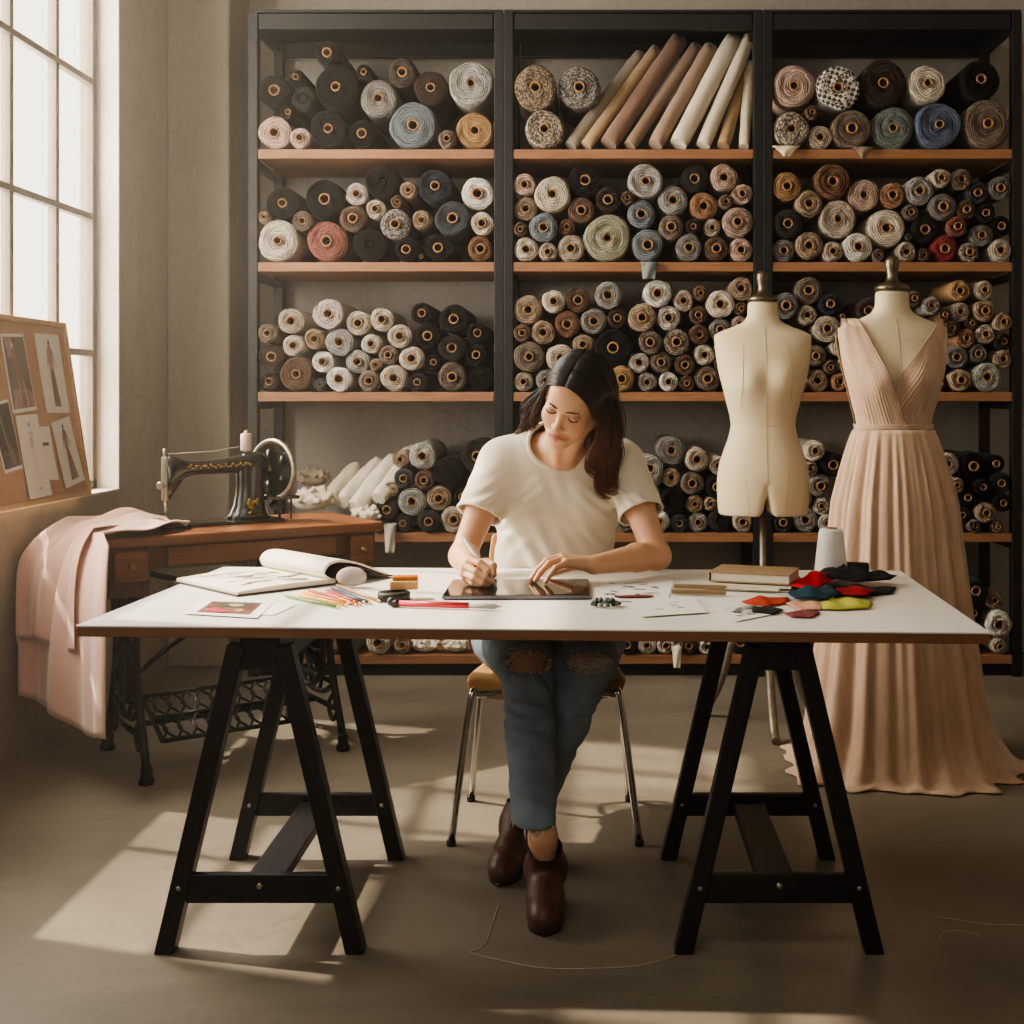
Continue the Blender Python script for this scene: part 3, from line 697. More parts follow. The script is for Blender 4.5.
# ------------------------------------------------------------------ work table
M_lam = pm('white_laminate', '#e9e6df', .32, ns=6, na=.03)
M_edge = wood('plywood_edge', '#6f4930', '#8d6242', .5)
M_blk = pm('black_painted_wood', '#17171a', .42, ns=50, na=.25, bs=.05)
M_bolt = pm('bolt_steel', '#b9b2a2', .3, .9)
TZ, TT = .75, .027
TC, TR = Vector((-.132, 3.175, 0)), math.radians(-2.4)
tt = thing('tabletop', 'large white laminate tabletop with brown plywood edge, resting on two black trestles', 'table', (TC.x, TC.y, TZ - TT), TR)
MB().box((0, 0, TT / 2 - .001), (1.988, .95, TT - .004)).build('plywood_core', M_edge, tt, world=False, bevel=.002)
MB().box((0, 0, TT - .0025), (1.99, .952, .004)).build('laminate_top', M_lam, tt, world=False, bevel=.001)
def trestle(cx, label):
    t = thing('trestle', label, 'trestle', (cx, 3.1, 0), 0, 'black trestles under the work table')
    ztop = TZ - TT - .001
    MB().box2((cx - .045, 2.80, ztop - .085), (cx + .045, 3.44, ztop)).build('top_beam', M_blk, t, bevel=.004)
    for y in (2.815, 3.385):
        for s in (-1, 1):
            a = Vector((cx + s * .052, y, ztop - .03)); b = Vector((cx + s * .215, y, 0))
            mb = MB(); w = .0205
            dx = (b - a).normalized(); nx = Vector((-dx.z, 0, dx.x)) * w
            b0, b1 = b + nx, b - nx
            for q in (b0, b1): q += dx * (-q.z / dx.z)
            top = [a + nx, a - nx]; bot = [b0, b1]
            vs = [p + Vector((0, e, 0)) for e in (-.022, .022) for p in (top[0], top[1], bot[1], bot[0])]
            mb.add(vs, [(0, 1, 2, 3), (7, 6, 5, 4), (0, 4, 5, 1), (1, 5, 6, 2), (2, 6, 7, 3), (3, 7, 4, 0)], 0, False)
            lg = mb.build('leg', M_blk, t, bevel=.003)
            MB().lathe([(.0055, 0), (.0055, .003), (.003, .0045)], (cx + s * (.052 + (.163) * (ztop - .16) / ztop), y - .0225, .15), (0, -1, 0), 10).build('bolt', M_bolt, lg)
    rz = .145
    for y, h in ((2.812, .066), (3.388, .06)):
        MB().box2((cx - .166, y - .01, rz - h / 2), (cx + .166, y + .0095, rz + h / 2)).build('cross_rail', M_blk, t, bevel=.003)
    MB().box2((cx - .043, 2.822, rz - .012), (cx + .043, 3.3775, rz + .012)).build('stretcher', M_blk, t, bevel=.003)
    MB().lathe([(.008, 0), (.008, .004), (.004, .007)], (cx, 2.8018, rz + .008), (0, -1, 0), 12).build('bolt', M_bolt, t)
trestle(-.757, 'black wooden trestle under the left half of the white table')
trestle(.412, 'black wooden trestle under the right half of the white table')

# ------------------------------------------------------------------ chair
M_ply = wood('chair_plywood', '#b08350', '#c99b66', .35, 'z', 3.)
M_chrome = pm('chrome', '#c9c7c3', .14, 1., na=.03)
CHX = -.142
ch = thing('chair', 'bent plywood chair with chrome tube legs under the seated woman', 'chair', (CHX, 3.7, 0))
rows = []
for i in range(17):                     # seat shell, front edge rolled down
    v = i / 16; y = 3.50 + .37 * v; row = []
    for j in range(17):
        u = (j / 16 - .5) * 2
        hw = .232 * (1 - .30 * v ** 1.5) * (1 if v > .12 else .90 + .10 * math.sqrt(v / .12))
        z = .445 - .05 * max(0, (.22 - v) / .22) ** 2 - .012 * (1 - u * u) * (1 - abs(2 * v - 1)) - .02 * abs(u) ** 4 * 0
        row.append((CHX + u * hw, y + (0 if v > .1 else .03 * u * u), z + .008 * u * u))
    rows.append(row)
MB().grid(rows).build('seat', M_ply, ch, solid=.013, subsurf=1)
rows = []
for i in range(13):
    v = i / 12; row = []
    for j in range(17):
        u = (j / 16 - .5) * 2; hw = .195 * (1 - .25 * max(0, v - .7) / .3 * abs(u) ** 2 * 0) * (.94 + .06 * math.sin(v * PI))
        row.append((CHX - .006 + u * hw, 3.965 + .05 * v - .045 * u * u, .57 + .25 * v))
    rows.append(row)
MB().grid(rows).build('backrest', M_ply, ch, solid=.012, subsurf=1)
for s in (-1, 1):
    MB().tube(catmull([(CHX + s * .17, 3.84, .425), (CHX + s * .19, 3.93, .45), (CHX + s * .17, 3.985, .56), (CHX + s * .15, 4.005, .66)], 5), .0095, 10).build('back_post', M_chrome, ch)
    f = MB().tube(catmull([(CHX + s * .12, 3.53, .412), (CHX + s * .19, 3.52, .412), (CHX + s * .212, 3.51, .39), (CHX + s * .262, 3.48, .012)], 5), .0105, 12).build('leg', M_chrome, ch)
    MB().lathe([(.013, 0), (.013, .016), (.011, .018)], (CHX + s * .2628, 3.4775, 0), (0, 0, 1), 12).build('foot_cap', M_blk, f)
    f = MB().tube(catmull([(CHX + s * .12, 3.80, .412), (CHX + s * .19, 3.81, .412), (CHX + s * .21, 3.815, .39), (CHX + s * .245, 3.86, .012)], 5), .0105, 12).build('leg', M_chrome, ch)
    MB().lathe([(.013, 0), (.013, .016), (.011, .018)], (CHX + s * .2455, 3.861, 0), (0, 0, 1), 12).build('foot_cap', M_blk, f)

# ------------------------------------------------------------------ treadle sewing table
M_oak = wood('sewing_table_wood', '#5a341d', '#8a5835', .38, 'x', 3.)
M_oakd = wood('sewing_table_dark_wood', '#3c2214', '#5d3a23', .42, 'x', 3.)
M_iron = pm('black_cast_iron', '#1a1816', .45, .6, ns=60, na=.3, bs=.1)
M_brass = pm('old_brass', '#8d7a54', .35, .9, ns=50)
A = math.atan2(.575, .818); ST = Vector((-1.566, 3.97, 0))
st = thing('treadle_table', 'antique wooden treadle sewing table with black cast iron legs by the window', 'table', ST, A)
L_, D_, H_ = .97, .50, .80
def sb(lo, hi, name, m, par=None, bev=.003): return MB().box2(lo, hi).build(name, m, par or st, world=False, bevel=bev)
sb((0, 0, H_ - .035), (L_, D_, H_), 'table_top', M_oak, bev=.006)
sb((.05, .035, H_ - .115), (L_ - .05, .055, H_ - .036), 'apron', M_oakd)
sb((.205, .022, H_ - .105), (L_ - .175, .034, H_ - .042), 'front_panel', M_oak)
sb((.05, D_ - .06, H_ - .115), (L_ - .05, D_ - .04, H_ - .036), 'apron', M_oakd)
for x0, x1, dz in ((.02, .150, .20), (L_ - .135, L_ - .02, .16)):
    cbx = sb((x0, .03, H_ - dz), (x1, D_ - .05, H_ - .036), 'drawer_case', M_oakd)
    dr = MB().box2((x0 + .012, .012, H_ - .145), (x1 - .012, .0295, H_ - .046)).build('drawer', M_oak, st, world=False, bevel=.004)
    MB().lathe([(.006, 0), (.006, .008), (.013, .014), (.013, .02), (.006, .024)], ((x0 + x1) / 2, .012, H_ - .095), (0, -1, 0), 14).build('knob', M_brass, dr, world=False)
def iron(pts, r, n=7, k=5): return MB().tube(catmull(pts, k), r, n)
for X in (.125, L_ - .165):              # ornate end frames in the y-z plane at x = X
    mb = MB(); f = lambda y, z: (X, y, z)
    yc = D_ / 2 - .02
    for s in (-1, 1):
        y = lambda q: yc + s * q * 1.2
        mb.tube(catmull([f(y(.15), H_ - .12), f(y(.155), .62), f(y(.11), .48), f(y(.105), .36), f(y(.14), .22), f(y(.185), .10), f(y(.205), .03)], 6), [.014] * 37, 8)
        mb.tube(catmull([f(y(.04), H_ - .12), f(y(.085), .58), f(y(.03), .44), f(y(.01), .36)], 5), .009, 7)
        mb.tube(catmull([f(y(.15), .66), f(y(.06), .60), f(y(.0), .50), f(y(.05), .40), f(y(.105), .36)], 5), .008, 7)
        mb.tube(catmull([f(y(.14), .22), f(y(.07), .18), f(y(.0), .17)], 5), .011, 7)
        mb.tube(catmull([f(y(.15), .20), f(y(.10), .14), f(y(.13), .09), f(y(.165), .13)], 5), .008, 7)
        mb.tube(catmull([f(y(.12), .31), f(y(.06), .25), f(y(.03), .17)], 5), .007, 7)
    mb.tube([f(yc - .16, H_ - .122), f(yc + .16, H_ - .122)], .013, 8)
    mb.tube([f(yc - .14, .225), f(yc + .14, .225)], .009, 8)
    mb.tube([f(yc - .17, .135), f(yc + .17, .135)], .010, 8)
    for rr in (.095, .07, .04):
        mb.tube([f(yc + rr * .7 * math.cos(a), .315 + rr * math.sin(a)) for a in np.linspace(0, 2 * PI, 25)], .0085, 7)
    for a in np.linspace(0, PI, 7)[:-1]:
        mb.tube([f(yc + .066 * math.cos(a), .315 + .095 * math.sin(a)), f(yc - .066 * math.cos(a), .315 - .095 * math.sin(a))], .0055, 6)
    le = mb.build('iron_end_frame', M_iron, st, world=False)
    for s in (-1, 1):
        MB().lathe([(.024, .0), (.026, .012), (.018, .03), (.020, .05), (.014, .06)], (X, yc + s * .246, 0), (0, 0, 1), 14).build('foot', M_iron, le, world=False)
mb = MB()                                # cross brace, lattice treadle, drive wheel
yc = D_ / 2 - .02
for s in (-1, 1): mb.tube(catmull([(.165, yc, .66), (.30, yc + s * .0, .62), (L_ / 2, yc, .60), (L_ - .30, yc, .62), (L_ - .165, yc, .66)], 5), .010, 7)
mb.tube(catmull([(.165, yc + .02, .30), (.30, yc + .02, .40), (L_ / 2, yc + .02, .46), (L_ - .30, yc + .02, .40), (L_ - .165, yc + .02, .30)], 5), .009, 7)
mb.tube([(.165, yc, .135), (L_ - .165, yc, .135)], .010, 8)
mb.build('iron_cross_brace', M_iron, st, world=False)
T0, T1 = .21, L_ - .26
def tp(u, v): return (T0 + (T1 - T0) * u, yc - .13 + .25 * v, .10 + .10 * v)
mb = MB()
for u0, v0, u1, v1 in ((0, 0, 1, 0), (0, 1, 1, 1), (0, 0, 0, 1), (1, 0, 1, 1), (0, .5, 1, .5)): mb.tube([tp(u0, v0), tp(u1, v1)], .008, 7)
for i in range(11):
    for s in (1, -1):
        a = i / 10; mb.tube(catmull([tp(a, 0), tp(min(max(a + s * .06, 0), 1), .25), tp(a, .5), tp(min(max(a + s * .06, 0), 1), .75), tp(a, 1)], 4), .0045, 5)
mb.build('treadle_plate', M_iron, st, world=False)
wx, wz, wr, wy = L_ - .20, .35, .155, yc - .0
mb = MB().tube([(wx, wy + wr * math.cos(a), wz + wr * math.sin(a)) for a in np.linspace(0, 2 * PI, 41)], .011, 8)
for k in range(6):
    a = 2 * PI * k / 6; mb.tube(catmull([(wx, wy, wz), (wx, wy + wr * .5 * math.cos(a + .25), wz + wr * .5 * math.sin(a + .25)), (wx, wy + wr * math.cos(a), wz + wr * math.sin(a))], 4), .006, 6)
mb.lathe([(.022, -.03), (.022, .03)], (wx, wy, wz), (1, 0, 0), 12)
mb.build('drive_wheel', M_iron, st, world=False)

# ------------------------------------------------------------------ sewing machine (own local frame on the table)
M_jap = pm('black_japanned_enamel', '#191613', .22, .1, ns=35, na=.4, coat=.5)
M_gold = pm('worn_gold_decal', '#a5833a', .4, .55, ns=140, na=.5)
M_ste = pm('worn_nickel', '#a39b8c', .32, .85, ns=60, na=.25)
smo = ST + Matrix.Rotation(A, 3, 'Z') @ Vector((.275, .285, H_ + .001))
sm = thing('sewing_machine', 'vintage black hand sewing machine with gold decals on the wooden treadle table', 'sewing machine', smo, A)
def lb(mb, name, m, par=None, **k): return mb.build(name, m, par or sm, world=False, **k)
lb(MB().box2((-.045, -.085, 0), (.40, .085, .012)), 'bed_plate', M_jap, bevel=.005)
def oval(c, a, b, n=20): return [(c[0], c[1] + a * math.cos(2 * PI * j / n), c[2] + b * math.sin(2 * PI * j / n)) for j in range(n)]
# pillar (horizontal ovals) flowing into the arm
n = 22
def hor(cx, z, a, b): return [(cx + a * math.cos(2 * PI * j / n), b * math.sin(2 * PI * j / n), z) for j in range(n)]
pil = MB().ring_loft([hor(.292, .0125, .085, .062), hor(.294, .03, .070, .052), hor(.297, .06, .058, .044), hor(.300, .11, .052, .038), hor(.302, .15, .053, .037), hor(.306, .19, .058, .037), hor(.308, .225, .055, .035), hor(.308, .245, .042, .027), hor(.308, .252, .02, .014)])
lb(pil, 'pillar_body', M_jap)
prof = [(.335, .205, .034, .046), (.29, .212, .034, .040), (.25, .208, .030, .032), (.20, .203, .026, .026), (.14, .200, .023, .023), (.09, .199, .023, .024), (.06, .197, .026, .032), (.035, .185, .03, .055), (.012, .170, .031, .075), (.0, .168, .028, .074)]
lb(MB().ring_loft([oval((x, 0, z), a, b, n) for x, z, a, b in prof]), 'arm', M_jap)
fp = lb(MB().box2((-.014, -.024, .085), (.003, .024, .245)), 'face_plate', M_ste, bevel=.010)
lb(MB().tube([(-.006, 0, .245), (-.006, 0, .262)], .006, 10).ball((-.006, 0, .264), .008), 'presser_screw', M_ste)
lb(MB().tube([(-.002, 0, .09), (-.002, 0, .045)], .0065, 10).tube([(-.002, 0, .045), (-.002, 0, .016)], .0025, 8), 'needle_bar', M_ste)
lb(MB().tube([(-.012, -.018, .145), (-.03, -.034, .145)], .005, 8).lathe([(.013, 0), (.014, .004), (.008, .008)], (-.03, -.032, .145), (-.5, -.8, 0), 14).lathe([(.011, 0), (.011, .003)], (-.038, -.046, .145), (-.5, -.8, 0), 14), 'tension_dial', M_ste)
d1 = MB()
for i in range(26):
    x = .07 + i * .0088; zc = .200 + max(0, x - .2) * .08; d1.ball((x, -.0235 - max(0, x - .14) * .07, zc + .006 + .005 * math.sin(i * 2.2)), (.0048, .0018, .0035 + .002 * (i % 2)), 6)
lb(d1, 'arm_decal', M_gold)
d2 = MB().lathe([(.016, 0), (.016, .002), (.012, .003)], (.292, -.0485, .055), (0, -1, .25), 16, sy=1.5)
d2 = MB()
for k in range(22):
    rr = random.Random(k); d2.ball((.292 + rr.uniform(-.02, .02), -.047 + .0, .055 + rr.uniform(-.028, .03)), (.006, .004, .007), 6)
lb(d2, 'pillar_decal', M_gold)
# wheel on the right, facing along the arm
wc = (.385, 0, .185); WC, WS = math.cos(.42), -math.sin(.42)
hw = MB().tube([(wc[0] + .106 * WS * math.cos(a), wc[1] + .106 * WC * math.cos(a), wc[2] + .106 * math.sin(a)) for a in np.linspace(0, 2 * PI, 49)], .010, 10)
lb(hw, 'hand_wheel_rim', M_ste)
h2 = MB().lathe([(.102, -.006), (.102, .004), (.05, .012), (.03, .018)], wc, (WC, -WS, 0), 32)
for k in range(5): h2.ball((wc[0] - .008 + .06 * WS * math.cos(k * 1.257), wc[1] - .008 + .06 * WC * math.cos(k * 1.257), wc[2] + .06 * math.sin(k * 1.257)), (.004, .02, .02), 8)
lb(h2, 'hand_wheel', M_jap)
lb(MB().lathe([(.022, 0), (.022, .02), (.014, .03)], (wc[0] - .03, 0, wc[2]), (1, 0, 0), 18).lathe([(.070, .0), (.072, .02), (.06, .03)], (wc[0] + .022, .0, wc[2] - .012), (1, 0, 0), 28), 'wheel_hub', M_jap)
lb(MB().box2((.345, -.05, .078), (.47, .03, .09)).tube([(.40, -.03, .078), (.40, -.03, .0)], .006, 8).tube([(.455, .0, .078), (.455, .0, .0)], .004, 8).lathe([(.02, 0), (.026, .01), (.012, .03)], (.39, -.02, .045), (0, 0, 1), 12), 'bobbin_winder', M_jap, bevel=.003)
M_spool = weave('pale_thread_spool', '#d9c3b8', .8, 500, sheen=.1)
sp = thing('thread_spool', 'pale pink thread spool standing on top of the sewing machine', 'spool', smo + Matrix.Rotation(A, 3, 'Z') @ Vector((.285, 0, .253)), A)
MB().lathe([(.017, 0), (.0195, .003), (.0195, .058), (.017, .063)], (0, 0, .004), n=20).build('thread_winding', M_spool, sp, world=False)
MB().lathe([(.007, 0), (.007, .075), (.004, .078)], (0, 0, 0), n=12).build('spool_pin', pm('pale_wood_pin', '#c9ad84', .6), sp, world=False)
MB().tube([(-.005, -.02, .025), (-.12, -.0, .006), (-.285, 0, .0)], .0006, 4).build('thread', pm('pale_thread', '#e7dccd', .8), sp, world=False)

# ------------------------------------------------------------------ pink cloth falling off the sewing table
M_pink = weave('pink_cloth', '#d6ad9c', .8, 700, na=.05, sheen=.5, bs=.12)
U = Vector((math.cos(A), math.sin(A), 0)); W = Vector((-math.sin(A), math.cos(A), 0))
def sp_(u, w, z): return ST + U * u + W * w + Vector((0, 0, z))
rndc = random.Random(3)
def drape(n_w, w0, w1, hem, bulge, start, phase, amp, zoff=.0):
    rows = []
    for i in range(n_w):
        s = i / (n_w - 1); w = w0 + (w1 - w0) * s          # across, back -> front
        row = []
        fold = math.sin(s * 14 + phase) + .5 * math.sin(s * 27 + phase * 2)
        u0 = start(s)
        for j in range(16):                               # lying part
            t = j / 15; u = u0 * (1 - t) - .012 * t
            wv = (.285 + (w - .25) * (.34 + .66 * t ** .8))
            z = H_ + .006 + zoff + (.018 + .010 * fold) * (1 - t * .35) * math.sin(min(1, t * 2.2 + .15) * PI / 2) + .035 * math.exp(-((s - .38) / .2) ** 2) * math.exp(-((t - .45) / .3) ** 2) + .012 * math.sin(t * 8 + s * 6) * (1 - t)
            row.append(sp_(u, min(max(wv, -.03), .52), max(z, H_ + .004 + zoff)))
        h = hem(s)
        for j in range(1, 27):                            # falling part
            t = j / 26; z = H_ + .012 + zoff + .012 * fold * .6 - h * t
            out = .012 + bulge(s) * (1 - math.exp(-t * 5)) + amp * fold * (.35 + .65 * t)
            sway = .022 * math.sin(s * 9 + t * 2 + phase) * t
            p = sp_(-out, .285 + (w - .25) * (1 + .12 * t) + sway, z)
            p.x = max(p.x, XL + .015 + .01 * t); row.append(p)
        rows.append(row)
    return rows
cm = MB()
cm.grid(drape(60, -.16, .46, lambda s: .615 - .03 * s + .012 * math.sin(s * 6), lambda s: .012 + .145 * s ** .9, lambda s: .30 + .03 * math.sin(s * 6), .4, .017))
cm.grid(drape(50, .06, .50, lambda s: .375 + .010 * math.sin(s * 9) + .17 * max(0, (s - .80) / .2), lambda s: .060 + .135 * s, lambda s: .27, 2.1, .019, .008))
cl = cm.build('pink_cloth', M_pink, None, solid=.003)
tag(cl, 'length of pale pink cloth draped over the left end of the sewing table', 'cloth')

# ------------------------------------------------------------------ pinboard on the sill
M_cork = pm('cork', '#ad8a68', .9, ns=130, na=.2, bs=.15)
M_pine = wood('pine_frame', '#b08c60', '#c9a577', .5, 'x')
b0 = Vector((-1.962, 4.79, WZ0 + .010)); top = Vector((-2.062, 4.79, 1.535)); yv = Vector((0, -1, 0)); zv = (top - b0).normalized(); nv = yv.cross(zv); nv = nv if nv.x > 0 else -nv
BM = Matrix((yv, zv, nv)).transposed().to_4x4(); BM.translation = b0      # local: x toward camera, y up the board, z off the board
BW, BH = .82, (top - b0).length
pb = thing('pinboard', 'cork pinboard in pine frame leaning on the window sill', 'pinboard', b0)
def bp(mb, name, m, par, **k):
    mb.v = [tuple(BM @ Vector(p)) for p in mb.v]; return mb.build(name, m, par, **k)
bp(MB().box2((.012, .012, .002), (BW - .012, BH - .012, .012)), 'cork_panel', M_cork, pb)
fr = MB().box2((0, 0, 0), (.018, BH, .024)).box2((BW - .018, 0, 0), (BW, BH, .024)).box2((.018, 0, 0), (BW - .018, .018, .024)).box2((.018, BH - .018, 0), (BW - .018, BH, .024))
bp(fr, 'board_frame', M_pine, pb, bevel=.002)
M_paper = pm('drawing_paper', '#dedad2', .8, ns=8, na=.03)
INK = [pm('ink_' + c.strip('#'), c, .85, ns=90, na=.35) for c in ('#6d6259', '#3c302a', '#a4867c', '#8a6a62', '#c9b4ab', '#5b4a44')]
def board_px(px, py):                     # where a sheet sits: photo pixel -> board plane
    o = Vector((0, 0, CAM_H)); d = at(px, py, 1.0) - o; p0 = b0 + nv * .013; t = (p0 - o).dot(nv) / d.dot(nv); q = BM.inverted() @ (o + d * t); return q.x, q.y
def sheet(corners, label, draw, lift):
    c = [board_px(*p) for p in corners]          # TL TR BR BL
    def P(u, v, z=0): x = (c[0][0] * (1 - u) + c[1][0] * u) * (1 - v) + (c[3][0] * (1 - u) + c[2][0] * u) * v; y = (c[0][1] * (1 - u) + c[1][1] * u) * (1 - v) + (c[3][1] * (1 - u) + c[2][1] * u) * v; return (x, y, .0135 + lift + z)
    mb = MB(); mb.grid([[P(u / 6, v / 6, .0035 * (v / 6) ** 3) for u in range(7)] for v in range(7)])
    def poly(pts, mi, k=.0012):
        z = lambda v: .0035 * v ** 3
        mb.add([P(u, v, k + .0008 + z(v)) for u, v in pts], [tuple(range(len(pts)))], mi, False)
    draw(poly)
    o = bp(mb, 'fashion_sketch', [M_paper] + INK, None)
    tag(o, label, 'drawing', 'sheets pinned on the cork board')
def blob(cx, cy, rx, ry, n=12): return [(cx + rx * math.cos(2 * PI * i / n), cy + ry * math.sin(2 * PI * i / n)) for i in range(n)]
def figure(dress, dark, full=False, flare=.16, gap=False):
    def f(poly):
        if full: poly([(.06, .04), (.94, .04), (.94, .96), (.06, .96)], dark, .0004)
        poly(blob(.5, .11, .045, .035), dark if not full else 5, .0012)
        poly([(.47, .14), (.53, .14), (.60, .2), (.59, .36), (.57, .46), (.43, .46), (.41, .36), (.40, .2)], dress, .0012)
        poly([(.43, .46), (.57, .46), (.5 + flare, .92), (.5 - flare * .7, .92)], 4 if not full else dress, .0012)
        for k in range(4): poly([(.46 + k * .03, .48), (.468 + k * .03, .48), (.40 + k * .07 + .012, .9), (.40 + k * .07, .9)], 6 if dress != 6 else 1, .0018)
        poly([(.40, .2), (.43, .22), (.34, .44), (.32, .43)], dress, .0014); poly([(.60, .2), (.57, .22), (.68, .42), (.70, .41)], dress, .0014)
    return f
def collage(cols):
    def f(poly):
        poly([(.05, .04), (.95, .04), (.95, .95), (.05, .95)], cols[0], .0004)
        poly([(.1, .05), (.4, .05), (.55, .5), (.9, .62), (.92, .94), (.1, .94), (.25, .5)], cols[1], .001)
        poly([(.3, .1), (.42, .1), (.5, .55), (.7, .9), (.45, .93), (.38, .5)], cols[2], .0016)
        poly(blob(.36, .14, .06, .04), cols[3], .002)
        for k in range(5): poly([(.3 + k * .1, .6), (.33 + k * .1, .6), (.31 + k * .12, .93), (.28 + k * .12, .93)], cols[k % 4], .0024)
    return f
def necklace(poly):
    poly(blob(.5, .12, .03, .03), 1)
    for u0, u1 in ((.42, .46), (.56, .60)): poly([(u0, .2), (u1 - .02, .2), (u1, .9), (u0 + .03, .9)], 5)
    poly([(.42, .2), (.60, .2), (.59, .24), (.43, .24)], 5); poly([(.45, .88), (.6, .88), (.58, .92), (.47, .92)], 5)
    poly([(.44, .26), (.58, .26), (.56, .42), (.46, .42)], 5, .001)
def lines(poly):
    poly([(.15, .3), (.7, .3), (.7, .36), (.15, .36)], 2)
    for k in range(4): poly([(.2, .42 + k * .06), (.6 + .05 * (k % 2), .42 + k * .06), (.6, .428 + k * .06), (.2, .428 + k * .06)], 5)
sheet([(0, 333.5), (23, 334), (36, 410), (12, 414)], 'collage print of layered dresses pinned at upper left of the cork board', collage([1, 3, 4, 5]), .0)
sheet([(34, 333), (58, 335), (69, 413), (46, 413)], 'white fashion sketch of long-skirted figure pinned at upper right of board', figure(3, 1), .0)
sheet([(-12, 405), (8, 399), (22, 468), (4, 474)], 'dark photo print with white border at left edge of the cork board', collage([2, 6, 1, 4]), .0)
sheet([(36, 427), (49, 426), (58, 480), (44, 480)], 'small note sheet with a dark printed bar pinned on the board', lines, .0)
sheet([(14, 416), (36, 414), (50, 495), (28, 500)], 'pale outline sketch of slender gown, lowest sheet on the board', necklace, .004)
sheet([(50, 423), (68, 416), (83, 480), (64, 489)], 'tilted sketch of brown draped gown at lower right of the board', figure(4, 6, False, .22), .004)
# ------------------------------------------------------------------ dress forms
M_form = weave('dress_form_cotton', '#d8c8a9', .85, 600, na=.05, sheen=.15, bs=.1)
M_cap = pm('aged_brass_cap', '#6f6654', .35, .9, ns=40, na=.3)
M_stand = pm('worn_grey_metal', '#7d7568', .45, .7, ns=50, na=.25)
M_seam = pm('form_seam', '#b7a587', .9)
# silhouette by height: (z, half width, half depth, y offset)
FP = np.array([(.785, .166, .125, .0), (.83, .172, .130, .0), (.90, .176, .133, .0), (.95, .175, .130, .0), (1.00, .167, .122, .0), (1.05, .150, .108, .0), (1.10, .132, .098, .0), (1.145, .122, .092, .0),
               (1.185, .128, .096, .0), (1.23, .140, .106, -.004), (1.285, .154, .112, -.008), (1.34, .168, .112, -.006), (1.40, .181, .102, .0), (1.45, .190, .088, .006), (1.488, .190, .070, .012), (1.506, .160, .062, .015),
               (1.524, .110, .058, .016), (1.542, .072, .055, .016), (1.565, .058, .053, .016), (1.64, .055, .052, .014)])
def fprof(z, k): return np.interp(z, FP[:, 0], FP[:, k])
def front_y(x, z, grow=0.):               # y of the front skin of the form at (x, z), form centre at 0
    a, b, yo = fprof(z, 1) + grow, fprof(z, 2) + grow, fprof(z, 3)
    bust = .028 * math.exp(-((abs(x) - .070) / .062) ** 2 - ((z - 1.315) / .06) ** 2)
    q = max(1 - (abs(x) / a) ** 2.3, 0.0)
    return yo - b * q ** .5 - bust
def form_mesh(zb=.805, zt=1.618, legs=True):
    s = SDF((-.24, -.2, .74), (.24, .2, 1.68), .0062)
    def f(X, Y, Z):
        a, b, yo = fprof(Z, 1), fprof(Z, 2), fprof(Z, 3)
        bust = np.where(Y < 0, .028 * np.exp(-((np.abs(X) - .070) / .062) ** 2 - ((Z - 1.315) / .06) ** 2), 0) + np.where(Y > 0, .022 * np.exp(-((np.abs(X) - .07) / .07) ** 2 - ((Z - .92) / .09) ** 2), 0)
        return ((np.abs(X) / a) ** 2.3 + (np.abs(Y - yo) / (b + bust)) ** 2.2 - 1) * np.minimum(a, b) * .42
    s.field(f, (-.24, -.2, .74), (.24, .2, 1.68))
    s.field(lambda X, Y, Z: np.maximum(Z - zt, zb - Z), (-.3, -.3, .7), (.3, .3, 1.7)); s.F[:] = 9
    s.field(f, (-.24, -.2, .74), (.24, .2, 1.68))
    s.field(lambda X, Y, Z: Z - zb, (-.3, -.3, .7), (.3, .3, 1.7), 0, True)
    s.field(lambda X, Y, Z: zt - Z, (-.3, -.3, .7), (.3, .3, 1.7), 0, True)
    # the arms are cut off flat, slanting in toward the armpit
    for sg in (-1, 1): s.field(lambda X, Y, Z, sg=sg: (.187 - sg * X) - .11 * (1.485 - Z), (-.3, -.3, 1.25), (.3, .3, 1.52), .004, True)
    if legs: s.field(lambda X, Y, Z: np.abs(X) - np.maximum(.020 * (.885 - Z) / .10, -.02), (-.1, -.3, .7), (.1, .3, .92), .03, True)
    return s.mesh()
FV, FQ = form_mesh()
FV = smooth_mesh(FV, FQ, 3)
def dress_form(x, y, label, zs=1.0):
    t = thing('dress_form', label, 'mannequin', (x, y, 0), 0, 'tailoring dress forms')
    V = FV + np.array((x, y, 0)); finish('torso', V, FQ, M_form, t)
    MB().lathe([(.050, 0), (.060, .004), (.060, .016), (.045, .026), (.026, .032), (.020, .044), (.017, .058), (.024, .085), (.025, .105), (.018, .118), (.004, .122)], (x, y + .014, 1.617), n=26).build('neck_cap', M_cap, t)
    sm_ = MB()
    for xo in (-.075, .075): sm_.tube([(x + xo * (1 + .25 * math.sin((z - .9) * 5)), y + front_y(xo * (1 + .25 * math.sin((z - .9) * 5)), z) - .0004, z) for z in np.linspace(.82, 1.45, 30)], .0011, 4)
    sm_.tube([(x, y + front_y(0, z) - .0004, z) for z in np.linspace(.90, 1.52, 26)], .0011, 4)
    sm_.tube([(x + xx, y + front_y(xx, 1.145) - .0004, 1.145) for xx in np.linspace(-.118, .118, 21)], .0012, 4)
    sm_.build('seam', M_seam, t)
    return t
D1 = at(763, 500, 4.76)
f1 = dress_form(D1.x, 4.76, 'bare cream dress form on a metal pole, left of the gowned one')
x, y = D1.x, 4.76
MB().lathe([(.018, .30), (.018, .42), (.0135, .43), (.0135, .88)], (x, y, 0), n=16).build('pole', M_stand, f1)
hub = MB().lathe([(.02, .27), (.034, .30), (.034, .36), (.02, .40)], (x, y, 0), n=18).build('stand_hub', M_stand, f1)
